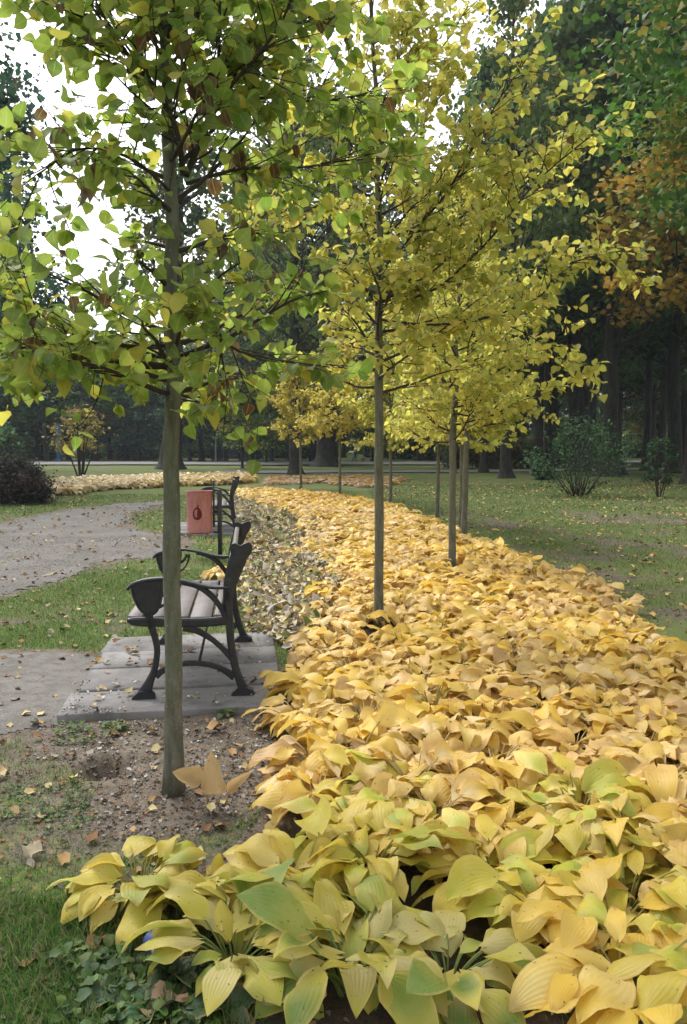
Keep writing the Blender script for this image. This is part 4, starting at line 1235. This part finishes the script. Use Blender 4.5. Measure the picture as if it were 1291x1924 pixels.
# left: lower dark trees under the open sky
for px in range(-60, 560, 30):
    for lay in range(2):
        Y = 78 + lay * 22 + rd.uniform(-6, 6); x, y = gd(px + rd.uniform(-12, 12), Y)
        m_ = (tD, tC, tD, tE, tA)[rd.randrange(5)]
        hh = {id(tD): 20, id(tC): 17, id(tE): 9, id(tA): 24}[id(m_)]
        tgt = rd.uniform(9, 13.5) * Y / 90
        if px < 30: tgt *= 1.5
        s = tgt / hh
        big_tree(m_, (x, y), 'dark low tree of the far wood on the left', 'dark trees of the far wood on the left', rz=rd.uniform(0, 6), sc=max(s, .6 if m_ is not tE else 1.2), szz=s)
# small autumn trees near the oaks
for px, Y, s, lab in ((455, 52, .62, 'small thin trunked tree with dull olive crown left of the ninth young tree'), (500, 66, .6, 'small bushy olive tree behind, left of the straight dark trunk'),
                      (700, 74, .7, 'small rust tinged tree behind the second young tree')):
    x, y = gd(px, Y); big_tree(tE, (x, y), lab, rz=px, sc=s, szz=s)

# far wood, one mass closing the horizon
rg = np.random.RandomState(9)
nw = 900
ang_ = rg.uniform(-.62, .62, nw); dd = rg.uniform(125, 170, nw)
cx = np.sin(ang_) * dd; cy = np.cos(ang_) * dd
hmax = np.where(ang_ < -.12, 15.5, 24) + vnoise(cx, cy, 12) * 7
cz_ = rg.rand(nw) ** .8 * hmax + .8
V, F, U, C = clump_leaves(np.column_stack([cx, cy, cz_]), rg.uniform(2.6, 4.6, nw), 42, 1.15, DG + MG + SG + YL[2:], rg, flat=.8, colvar=.25)
fw = add('far_wood', mesh_from('far_wood', V, F, M['fleaf'], uv=U, colr=C)); tag(fw, 'far dark wood closing the view along the horizon', 'wood', kind='stuff')

# ------------------------------------------------------------------ shrubs
def shrub(name, loc, dims, n, leaf, pal, stems, label, seed, hollow=.0, z0=.15, clumps=40, cat='shrub', group=None, stem_r=.012, flat=.7, per=None, rot=0, boxy=False):
    rg = np.random.RandomState(seed); rd = random.Random(seed)
    root = empty(name, (loc[0], loc[1], gzf(loc[0], loc[1])), label, cat, group, rot)
    cs = []; rs = []
    for i in range(clumps):
        if boxy:
            c = (rd.uniform(-1, 1) * dims[0], rd.uniform(-1, 1) * dims[1], z0 * dims[2] + (1 - z0) * dims[2] * rd.random() ** .8)
        else:
            a = rd.uniform(0, 2 * PI); zz = rd.uniform(-.35, 1); q = math.sqrt(max(0, 1 - max(zz, 0) ** 2)) * (1 if zz > 0 else 1 + zz * .6) * rd.uniform(.55, 1)
            f = (zz + .35) / 1.35
            c = (q * math.cos(a) * dims[0], q * math.sin(a) * dims[1], dims[2] * (z0 + (1 - z0) * f * rd.uniform(.85, 1)))
        cs.append(c); rs.append(dims[0 if not boxy else 2] * rd.uniform(.18, .36))
    V, F, U, C = clump_leaves(np.array(cs), np.array(rs), max(4, n // clumps), leaf, pal, rg, flat=flat)
    V[:, 2] = np.maximum(V[:, 2], .02)
    sm = MB()
    for i in range(stems):
        c = Vector(cs[i % len(cs)]); b = Vector((c.x * .18 + rd.uniform(-.04, .04), c.y * .18, -.02)) if not boxy else Vector((c.x, c.y, -.02))
        mid = b.lerp(c, .5) + Vector((0, 0, .1 * c.z)) + Vector((rd.uniform(-.05, .05), rd.uniform(-.05, .05), 0))
        sm.tube(smooth_line([tuple(b), tuple(mid), tuple(c)], 4), list(np.linspace(stem_r, stem_r * .25, 9)), 5, cap=False)
    if stems: add('stems', sm.mesh('stems', M['twig'], True), root)
    add('foliage', mesh_from('foliage', V, F, M['fleaf'], uv=U, colr=C), root)
    return root
PUR = [(.060, .045, .048), (.045, .050, .035), (.085, .055, .052), (.035, .045, .03), (.07, .07, .055)]
shrub('round_bush', gd(12, 20.6), (1.1, 1.0, 1.16), 16000, .055, PUR, 60, 'dense rounded purplish bush at the left edge beside the sand', 1, clumps=260, z0=.04, stem_r=.008)
shrub('small_tree', gd(150, 38), (1.25, 1.2, 3.3), 1000, .13, [(.36, .30, .09), (.26, .23, .07), (.28, .20, .08), (.18, .17, .06)], 9, 'small many stemmed shrub with thin yellow leaves beyond the far flower border', 2, clumps=60, z0=.42, stem_r=.045, cat='shrub')
shrub('green_shrub', gd(1088, 23.5), (1.5, 1.2, 2.25), 2300, .065, [(.045, .10, .04), (.06, .13, .05), (.035, .075, .03), (.08, .14, .05)], 30, 'airy green shrub with bare thin stems on the right lawn', 3, clumps=55, z0=.2, stem_r=.02, flat=1.1)
shrub('green_shrub', gd(1242, 23.0), (.5, .5, 1.75), 900, .07, [(.04, .085, .035), (.05, .11, .04)], 14, 'small narrow green shrub nearer the right edge', 4, clumps=30, z0=.25, stem_r=.014)
shrub('dark_bush', gd(1022, 34), (.45, .4, .75), 1500, .09, [(.02, .035, .025), (.03, .045, .03)], 6, 'low dark bush at the foot of the two thin trunks', 5, clumps=24, z0=.06)
shrub('hedge', gd(930, 52), (3.0, .7, 1.9), 14000, .14, [(.13, .12, .045), (.17, .14, .05), (.10, .11, .045), (.09, .12, .05)], 20, 'olive and yellowish hedge behind the grey trunk', 6, clumps=220, z0=.05, cat='hedge', boxy=True, stem_r=.02)
shrub('hedge', gd(1035, 54), (1.6, .7, 1.7), 7000, .14, [(.07, .12, .05), (.09, .14, .055)], 10, 'greener end of the hedge behind the two thin trunks', 7, clumps=110, z0=.05, cat='hedge', boxy=True, stem_r=.02)
under = [(-20, 70, 3.0), (60, 84, 2.6), (180, 90, 3.2), (250, 86, 2.4), (300, 95, 3), (380, 92, 2.6), (500, 96, 3.2), (540, 88, 2.6), (735, 92, 2.4), (790, 84, 3), (850, 80, 3.4), (960, 86, 3.2), (1060, 74, 3.6), (1120, 82, 3.6), (1190, 96, 3), (1290, 76, 3.8), (1350, 66, 3.6)]
protoS = None
for i, (px, Y, h) in enumerate(under):
    x, y = gd(px, Y)
    if protoS is None:
        protoS = shrub('dark_bush', (x, y), (3.2, 1.6, 3.0), 9000, .24, DG + MG + YL[2:], 12, 'dark leafy bush under the far trees', 8, clumps=120, z0=.05, group='dark bushes under the far trees', stem_r=.04)
    else:
        copy_thing(protoS, (x, y, gzf(x, y)), rd.uniform(0, 6), (rd.uniform(.8, 1.3), 1, h / 3), 'dark leafy bush under the far trees')

# ------------------------------------------------------------------ far man-made things
def far_box_post(name, px, y0, Y, w, topz, mat, label, cat):
    x, y = gd(px, Y); r = empty(name, (x, y, gzf(x, y)), label, cat)
    m = MB(); m.box((0, 0, topz / 2), (w, w, topz), bev=w * .15); m.build('shaft', mat, r)
    m = MB(); m.box((0, 0, topz + .04), (w * 1.2, w * 1.2, .08), bev=.02); m.box((0, 0, .1), (w * 1.3, w * 1.3, .2), bev=.02); m.build('cap', mat, r)
far_box_post('advertising_column', 111, 0, 74, .42, 3.4, mat_simple('blue_paint', (.06, .20, .42), .6), 'tall light blue column beyond the lawn at left', 'column')
far_box_post('marker_post', 405, 0, 74, .14, 2.2, mat_simple('white_paint_post', (.55, .56, .56), .6), 'thin white post among the far trunks right of the nearest tree', 'post')
x, y = gd(445, 84); fe = empty('metal_fence', (x, y, gzf(x, y)), 'dark navy fence panel far behind the small olive tree', 'fence')
navy = mat_simple('navy_paint', (.035, .05, .12), .6)
m = MB()
for i in range(24): m.box((-2.6 + i * .22, 0, .75), (.17, .03, 1.4))
m.build('slats', navy, fe)
m = MB(); m.box((0, .04, 1.2), (5.4, .04, .08)); m.box((0, .04, .3), (5.4, .04, .08)); m.build('rails', navy, fe)
for s in (-2.75, 0, 2.75):
    m = MB(); m.box((s, .07, .78), (.09, .09, 1.56)); m.build('post', navy, fe)

# pushchairs
def pushchair(loc, rz, label, rim):
    r = empty('pushchair', loc, label, 'pushchair', None, rz)
    dk = M['iron']; m = MB()
    m.strip([(.42, .62), (.30, .50), (.02, .48), (-.18, .55), (-.36, .80)], [.1, .16, .18, .14, .08], -.20, .20); m.build('seat', dk, r)
    h = MB(); arc = [(-.36 + .40 * math.cos(a) + .05, .82 + .36 * math.sin(a)) for a in np.linspace(R(20), R(190), 14)]
    h.strip(arc, .03, -.23, .23); h.build('hood', dk, r)
    rm = MB(); arc = [(-.36 + .43 * math.cos(a) + .05, .82 + .39 * math.sin(a)) for a in np.linspace(R(5), R(110), 12)]
    rm.strip(arc, .06, -.24, .24); rm.build('hood_rim', rim, r)
    f = MB()
    for s in (-.24, .24):
        f.tube([(-.70, s, 1.02), (-.42, s, .62), (.38, s, .14)], .016); f.tube([(.1, s, .42), (-.38, s, .14)], .016)
    f.tube([(-.70, -.24, 1.02), (-.70, .24, 1.02)], .018); f.build('frame', dk, r)
    for (wx, wr) in ((.40, .12), (-.40, .15)):
        for s in (-.27, .27):
            w = MB(); ring = [(wx + wr * math.cos(a), s, wr + .0 + wr * math.sin(a)) for a in np.linspace(0, 2 * PI, 17)]
            w.tube(ring, .022, 6, cap=False); w.tube([(wx, s - .02, wr), (wx, s + .02, wr)], .03)
            for q in range(5): a = q * 2 * PI / 5; w.tube([(wx, s, wr), (wx + wr * math.cos(a), s, wr + wr * math.sin(a))], .007, 4)
            w.build('wheel', dk, r)
    return r
white = mat_simple('pale_fabric', (.6, .6, .58), .8)
px_, py_ = gd(690, 74.5); pushchair((px_, py_, gzf(px_, py_)), 0, 'dark pushchair on the far road just right of the person', mat_simple('dark_fabric', (.03, .035, .05), .8))
px_, py_ = gd(1161, 66); pushchair((px_, py_, gzf(px_, py_) + .09), R(170), 'dark pushchair with a pale curved hood rim on the road at right', white)

# ------------------------------------------------------------------ person
def person(loc, rz):
    root_j = [((0, 0, .94), .125)]
    J = {'pelvis': ((0, 0, .94), .13), 'waist': ((0.01, 0, 1.08), .12), 'chest': ((.03, 0, 1.30), .145), 'neck': ((.035, 0, 1.47), .055), 'chin': ((.055, 0, 1.55), .062), 'head': ((.05, 0, 1.64), .098), 'crown_': ((.045, 0, 1.71), .075),
         'hl': ((.0, .09, .90), .095), 'kl': ((.13, .09, .50), .062), 'al': ((.10, .09, .10), .042), 'tl': ((.25, .095, .035), .035),
         'hr': ((.0, -.09, .90), .095), 'kr': ((-.03, -.09, .49), .062), 'ar': ((-.24, -.09, .13), .042), 'tr': ((-.12, -.095, .04), .035),
         'sl': ((.03, .17, 1.41), .062), 'el': ((.06, .25, 1.14), .046), 'wl': ((.28, .20, 1.06), .03), 'fl': ((.37, .19, 1.07), .034),
         'sr': ((.03, -.17, 1.41), .062), 'er': ((.08, -.25, 1.14), .046), 'wr': ((.30, -.20, 1.07), .03), 'fr': ((.39, -.19, 1.08), .034)}
    E = [('pelvis', 'waist'), ('waist', 'chest'), ('chest', 'neck'), ('neck', 'chin'), ('chin', 'head'), ('head', 'crown_'), ('pelvis', 'hl'), ('hl', 'kl'), ('kl', 'al'), ('al', 'tl'),
         ('pelvis', 'hr'), ('hr', 'kr'), ('kr', 'ar'), ('ar', 'tr'), ('chest', 'sl'), ('sl', 'el'), ('el', 'wl'), ('wl', 'fl'), ('chest', 'sr'), ('sr', 'er'), ('er', 'wr'), ('wr', 'fr')]
    names = list(J); me = bpy.data.meshes.new('body_cage')
    me.from_pydata([J[n_][0] for n_ in names], [(names.index(a), names.index(b)) for a, b in E], []); 
    o = bpy.data.objects.new('cage', me); COL.objects.link(o)
    sk = o.modifiers.new('skin', 'SKIN')
    for i, n_ in enumerate(names): me.skin_vertices[0].data[i].radius = (J[n_][1],) * 2
    me.skin_vertices[0].data[0].use_root = True
    ss = o.modifiers.new('sub', 'SUBSURF'); ss.levels = 2
    dg = bpy.context.evaluated_depsgraph_get(); em = bpy.data.meshes.new_from_object(o.evaluated_get(dg)); bpy.data.objects.remove(o)
    mats = [mat_simple('skin', (.42, .26, .19), .6), mat_simple('white_jacket', (.8, .8, .84), .85), mat_simple('blue_jeans', (.05, .09, .24), .9), mat_simple('dark_shoe', (.03, .03, .035), .6)]
    em.materials.clear()
    for q in mats: em.materials.append(q)
    for p in em.polygons:
        c = p.center; p.use_smooth = True
        hand = c.x > .31 and 1.0 < c.z < 1.15
        p.material_index = 0 if (c.z > 1.47 or hand) else (1 if c.z > .90 else (2 if c.z > .085 else 3))
    r = empty('person', loc, 'person walking in a white top and blue jeans on the far road', 'person', None, rz)
    em.name = 'body'; add('body', em, r)
    hm = MB(); hm.ico((.025, 0, 1.68), .112, n=14, k=9, sc=(1.0, .95, .95)); hm.ico((-.03, 0, 1.58), .085, n=12, k=7, sc=(.75, 1, 1.2))
    hm.build('hair', mat_simple('dark_hair', (.018, .015, .014), .7), r, smooth=True)
    return r
px_, py_ = gd(667, 75); person((px_, py_, gzf(px_, py_)), R(10))

# ------------------------------------------------------------------ small ground things
# crushed can
cp = G(303, 1822)
cn = empty('drink_can', (cp.x, cp.y, gzf(cp.x, cp.y) + .036), 'discarded drink can with white, blue and red bands poking out under the hosta leaves', 'can', None, R(40))
cn.rotation_euler = (R(72), 0, R(35)); cn.location.z += .035
for nm_, z0_, z1_, c_ in (('blue_band', -.058, .012, (.05, .09, .30)), ('white_band', .012, .036, (.70, .70, .70)), ('red_band', .036, .052, (.55, .05, .03))):
    m = MB(); m.tube([(0, 0, z0_), (0, 0, z1_)], .033, 24, cap=False)
    m.build(nm_, mat_simple(nm_, c_, .3, .5, .3, var=.1), cn, smooth=True)
ALU = mat_simple('aluminium', (.6, .6, .62), .3, .5, .9)
m = MB(); m.tube([(0, 0, .052), (0, 0, .060), (0, 0, .061)], [.033, .027, .024], 24); m.build('lid', ALU, cn, smooth=True)
m = MB(); m.tube([(0, 0, -.066), (0, 0, -.058)], [.026, .033], 24); m.build('base', ALU, cn, smooth=True)

# broad leaved weeds
def weed(px, py, n, L, W, pal, label, seed, el=(5, 45)):
    rg = np.random.RandomState(seed); p = G(px, py)
    r = empty('broadleaf_weed', (p.x, p.y, gzf(p.x, p.y)), label, 'weed')
    T = leaf_template(np.linspace(0, 1, 9), np.array([.10, .18, .34, .42, .50, .46, .5, .3, 0]), .2, .45, .10, cols=5)
    V = []; 
    a = np.arange(n) * 2.4 + rg.uniform(-.3, .3, n); e = np.radians(rg.uniform(el[0], el[1], n))
    fwd = np.column_stack([np.cos(a) * np.cos(e), np.sin(a) * np.cos(e), np.sin(e)])
    X, Y, Z = frames(fwd, np.tile([0, 0, 1.], (n, 1)) + rg.normal(size=(n, 3)) * .25)
    LL = rg.uniform(.7, 1.1, n)[:, None] * L
    cc = np.array(pal)[rg.randint(len(pal), size=n)]
    pos = np.zeros((n, 3)); pos[:, 2] = .012
    o = instance_arrays(T, pos, X * LL * W, Y * LL, Z * LL, cc); V_ = o[0]; V_[:, 2] = np.maximum(V_[:, 2], .006)
    add('foliage', mesh_from('weed_leaves', V_, o[1], M['hosta_far'], uv=o[2], colr=o[3]), r)
    return r
BW = [(.07, .14, .085), (.09, .17, .10), (.06, .12, .06)]
weed(335, 1850, 6, .12, .8, BW, 'bluish green broad leaved weed under the can', 1, (15, 60))
weed(235, 1885, 6, .11, .85, BW, 'bluish green weed flat in the grass left of the can', 2, (5, 30))
weed(300, 1925, 8, .13, .6, [(.05, .15, .05), (.08, .19, .05)], 'bright green weed low at the bottom edge left of the hostas', 3, (10, 50))
weed(430, 1905, 6, .12, .8, BW, 'small bluish weed half under the green hosta', 4)
weed(560, 1292, 7, .05, .5, BW, 'tiny green weed at the front edge of the slabs', 5)
weed(425, 1345, 10, .07, .4, [(.07, .16, .06), (.05, .12, .05)], 'small green weed on the soil in front of the slabs', 6)
weed(215, 1372, 12, .09, .35, [(.06, .13, .05), (.08, .15, .06)], 'green weed by the left front corner of the slabs', 8)
weed(1240, 1900, 9, .11, .6, [(.04, .13, .05), (.06, .17, .05)], 'fresh green weed at the bottom right corner', 9, (15, 60))
weed(1285, 1870, 8, .10, .6, [(.04, .13, .05), (.10, .07, .06)], 'reddish green weed at the right edge near the bottom', 10, (15, 60))

# individually visible fallen leaves
def fallen(px, py, L, col, label, seed, rz):
    rg = np.random.RandomState(seed); p = G(px, py)
    rows = np.linspace(0, 1, 9); T = leaf_template(rows, np.interp(rows, HT, HW) * .38, .55, -.25, .12, cols=5)
    V = T[0] * L; V[:, 2] += .012 - V[:, 2].min()
    me = mesh_from('fallen_leaf', V, T[1], M['debris'], uv=T[2], colr=np.tile(col, (len(V), 1)))
    o = add('fallen_leaf', me); o.location = (p.x, p.y, gzf(p.x, p.y)); o.rotation_euler = (0, 0, rz); tag(o, label, 'fallen leaf')
fallen(385, 1378, .11, (.42, .27, .14), 'curled tan leaf lying right of the near trunk in front of the slabs', 1, -1.4)
fallen(160, 1800, .07, (.40, .20, .10), 'brown leaf on the grass below the leftmost hosta', 2, -.9)
fallen(260, 1915, .13, (.30, .20, .12), 'long brown curled leaf at the bottom edge', 3, -1.5)
fallen(10, 1465, .10, (.45, .36, .2), 'pale dry leaf at the left edge beside the grass patch', 4, 1.2)
fallen(60, 1622, .09, (.34, .29, .2), 'greyish dry leaf on the worn ground at left', 5, .3)

# grass
def grass(name, xr, yr, n, h, w, seed, label, power=1.5, pal=None):
    rg = np.random.RandomState(seed)
    Q = rg.rand(n, 2) * [xr[1] - xr[0], yr[1] - yr[0]] + [xr[0], yr[0]]
    u, v = project(np.column_stack([Q, np.zeros(n)])); Q = Q[(u > -60) & (u < W_PX + 60) & (v < H_PX + 120)]
    g = grassiness(Q); g *= np.where(sdf(Q, pl(SLAB)) > -.02, 0, 1); g *= np.where(sdf(Q, [tuple(p)[:2] for p in s2]) > -.02, 0, 1)
    Q = Q[rg.rand(len(Q)) < np.clip(g, 0, 1) ** power]; m = len(Q)
    z = gz(Q[:, 0], Q[:, 1])
    T = leaf_template([0, .5, 1], [.5, .36, .04], 0, .45, 0, cols=2)
    fwd = rg.normal(size=(m, 3)) * .55; fwd[:, 2] = 1
    X, Y, Z = frames(fwd, rg.normal(size=(m, 3)))
    hv = rg.uniform(.35, 1.15, m)[:, None] * h * (.75 + .6 * (vnoise(Q[:, 0], Q[:, 1], .22) + .5))[:, None]
    pal = np.array(pal or [(.07, .18, .03), (.10, .23, .04), (.15, .26, .05), (.06, .14, .03), (.20, .24, .08), (.28, .27, .13)])
    cc = pal[rg.randint(len(pal), size=m)] * rg.uniform(.75, 1.2, (m, 1))
    ww = rg.uniform(.6, 1.3, m)[:, None] * w
    o = instance_arrays(T, np.column_stack([Q, z - .003]), X * ww, Y * hv, Z * hv, cc)
    ob = add(name, mesh_from(name, o[0], o[1], M['grass'], uv=o[2], colr=o[3])); tag(ob, label, 'grass', kind='stuff')
grass('grass', (-2.8, .6), (1.7, 4.6), 130000, .032, .0036, 1, 'short worn grass and moss at the near left')
grass('grass', (-4.2, .2), (4.6, 9.5), 110000, .04, .0055, 2, 'green grass between the two sandy stretches around the bench', 1.2)
grass('grass', (-14, .5), (9.5, 24), 110000, .05, .012, 3, 'green grass beyond the sand at left', 1.2)
LAWN = [(.08, .15, .05), (.10, .18, .055), (.13, .19, .06), (.17, .19, .08)]
grass('grass', (.8, 14), (6.5, 30), 150000, .045, .010, 4, 'dull shaded lawn right of the bed', 1.2, LAWN)
grass('grass', (-1.3, -.2), (1.75, 2.5), 22000, .06, .0045, 6, 'taller green grass below the leftmost hosta', .6)
grass('grass', (.4, 1.8), (1.7, 2.3), 6000, .05, .005, 5, 'grass tuft at the bottom right corner', 1.0)

# litter scattered on the ground
def litter(name, polys, box, n, size, cols, seed, label, cat, lift=.012, mat='debris', avoid=True, shape='leaf'):
    rg = np.random.RandomState(seed)
    Q = rg.rand(n, 2) * [box[1] - box[0], box[3] - box[2]] + [box[0], box[2]]
    u, v = project(np.column_stack([Q, np.zeros(n)])); Q = Q[(u > -40) & (u < W_PX + 40) & (v < H_PX + 60)]
    if polys:
        k = np.zeros(len(Q), bool)
        for p in polys: k |= sdf(Q, p) + vnoise(Q[:, 0], Q[:, 1], .3) * .3 > -.05
        Q = Q[k]
    if avoid: Q = Q[sdf(Q, BED) < .1]
    m = len(Q); 
    on = (sdf(Q, pl(SLAB)) > 0) * .045
    L = rg.uniform(size[0], size[1], m)[:, None]
    if shape == 'leaf':
        T = leaf_template([0, .3, .7, 1], [.05, .36, .30, 0], .45, -.2, .1)
        a = rg.uniform(0, 2 * PI, m); fwd = np.column_stack([np.cos(a), np.sin(a), rg.uniform(-.25, .35, m)])
        nh = np.tile([0, 0, 1.], (m, 1)) + rg.normal(size=(m, 3)) * .3
    else:
        V8 = np.array([(1, 0, 0), (0, 1, 0), (-1, 0, 0), (0, -1, 0), (0, 0, .7), (0, 0, -.7)], float) * .5
        F8 = np.array([(0, 1, 4, 4), (1, 2, 4, 4), (2, 3, 4, 4), (3, 0, 4, 4), (1, 0, 5, 5), (2, 1, 5, 5), (3, 2, 5, 5), (0, 3, 5, 5)])
        T = (V8, F8, np.zeros((6, 2)))
        fwd = rg.normal(size=(m, 3)); nh = rg.normal(size=(m, 3))
    X, Y, Z = frames(fwd, nh)
    cc = np.array(cols)[rg.randint(len(cols), size=m)] * rg.uniform(.7, 1.2, (m, 1))
    z = gz(Q[:, 0], Q[:, 1]) + lift + on
    if shape != 'leaf':
        T = (T[0], T[1][:, :3], T[2])
    o = instance_arrays(T, np.column_stack([Q, z]), X * L, Y * L, Z * L * (1 if shape == 'leaf' else .7), cc)
    ob = add(name, mesh_from(name, o[0], o[1], M[mat], uv=o[2], colr=o[3], smooth=shape == 'leaf')); tag(ob, label, cat, kind='stuff')
LT = [(.40, .26, .12), (.30, .18, .09), (.48, .36, .18), (.22, .13, .07), (.50, .42, .22), (.36, .32, .25)]
GRV = [(.26, .235, .20), (.18, .155, .13), (.38, .35, .31), (.10, .08, .065), (.21, .18, .145), (.5, .48, .45)]
litter('fallen_leaves', None, (1, 16, 6, 32), 4200, (.05, .09), [(.50, .36, .14), (.40, .26, .12), (.55, .42, .20), (.30, .2, .1), (.45, .28, .10), (.5, .42, .12)], 11, 'dry fallen leaves strewn over the right lawn', 'fallen leaves', .03)
litter('fallen_leaves', None, (-4, .5, 1.7, 9.5), 1000, (.03, .07), LT, 12, 'fallen leaves strewn over grass and sand at left', 'fallen leaves')
litter('fallen_leaves', None, (-12, .5, 9.5, 24), 1500, (.05, .09), LT, 13, 'fallen leaves on the farther grass at left', 'fallen leaves', .02)
litter('leaf_debris', [BARE], (-2.5, .6, 2.2, 5), 5000, (.010, .030), LT[1:2] + LT[3:4] + GRV, 14, 'crumbled leaf litter around the nearest trunk', 'leaf litter', .006)
litter('gravel', [BARE, PATH_B], (-2.8, .6, 1.7, 5.6), 15000, (.004, .016), GRV, 15, 'small stones and grit on the bare soil', 'gravel', .003, shape='stone', mat='pebble')
litter('gravel', [PATH_A], (-7, -.5, 5.5, 13), 9000, (.006, .02), GRV[:3] + GRV[4:5], 16, 'small stones on the sandy path', 'gravel', .014, shape='stone', mat='pebble')
litter('crumbs', [pl(SLAB)], (-1.6, .0, 4.0, 6.6), 500, (.008, .028), [(.6, .58, .5), (.35, .3, .22), (.45, .36, .2)], 17, 'small bits and crumbs on the slabs', 'leaf litter', -.002)
litter('leaf_debris', None, (-2.6, .3, 1.75, 3.7), 3000, (.008, .028), GRV[:2] + LT[3:4] + GRV[4:5], 18, 'crumbled leaves in the worn grass at the near left', 'leaf litter', .006)

# ------------------------------------------------------------------ air
mb = MB(); mb.box((0, 80, 17.5), (440, 240, 38))
hz = mb.build('haze', (lambda m: m)(bpy.data.materials.new('air')))
hz.data.materials[0].use_nodes = True
hn = hz.data.materials[0].node_tree; hn.nodes.clear()
ho = hn.nodes.new('ShaderNodeOutputMaterial'); hv_ = hn.nodes.new('ShaderNodeVolumePrincipled')
hv_.inputs['Color'].default_value = (.82, .90, 1.0, 1); hv_.inputs['Density'].default_value = .0005; hv_.inputs['Anisotropy'].default_value = .2
hn.links.new(hv_.outputs[0], ho.inputs['Volume']); tag(hz, 'thin autumn haze filling the park air', 'haze', kind='stuff')

# low leafy ground weeds, uncountable
def low_weeds(poly_px, n, size, cols, seed, label, hmax=.06):
    rg = np.random.RandomState(seed); poly = pl(poly_px); b = np.array(poly); mn = b.min(0); mx = b.max(0)
    Q = rg.rand(n * 3, 2) * (mx - mn) + mn; s_ = sdf(Q, poly) + vnoise(Q[:, 0], Q[:, 1], .12) * .15
    Q = Q[(s_ > 0) & (vnoise(Q[:, 0], Q[:, 1], .09) > -.25)][:n]; m = len(Q)
    hh = rg.rand(m) ** 1.3 * hmax * (.6 + vnoise(Q[:, 0], Q[:, 1], .15))
    T = leaf_template([0, .18, .45, .75, .92, 1], [.10, .30, .42, .36, .2, .05], .25, .25, .08)
    a = rg.uniform(0, 2 * PI, m); fwd = np.column_stack([np.cos(a), np.sin(a), rg.uniform(-.1, .9, m)])
    X, Y, Z = frames(fwd, np.tile([0, 0, 1.], (m, 1)) + rg.normal(size=(m, 3)) * .35)
    L = rg.uniform(size[0], size[1], m)[:, None]
    cc = np.array(cols)[rg.randint(len(cols), size=m)] * rg.uniform(.7, 1.2, (m, 1))
    o = instance_arrays(T, np.column_stack([Q, gz(Q[:, 0], Q[:, 1]) + .006 + hh]), X * L, Y * L, Z * L, cc)
    tag(add('ground_weeds', mesh_from('ground_weeds', o[0], o[1], M['grass'], uv=o[2], colr=o[3])), label, 'ground cover', kind='stuff')
WC = [(.09, .17, .04), (.12, .21, .05), (.08, .14, .045), (.15, .22, .05), (.09, .15, .07)]
low_weeds([(130, 1800), (230, 1780), (330, 1815), (440, 1890), (470, 2010), (120, 2010), (170, 1880)], 520, (.018, .042), WC, 1, 'low lush green weeds below the leftmost hosta')
low_weeds([(1160, 1860), (1330, 1840), (1380, 2040), (1130, 2030)], 700, (.018, .045), WC + [(.25, .12, .08)], 2, 'low green weeds at the bottom right corner')
low_weeds([(0, 1475), (150, 1480), (185, 1530), (120, 1570), (0, 1575)], 350, (.008, .02), WC, 3, 'small green moss and clover patch at the left edge', .02)
low_weeds([(90, 1365), (180, 1355), (250, 1362), (180, 1395), (110, 1400)], 160, (.012, .028), WC, 4, 'small weeds along the left front edge of the slabs', .03)
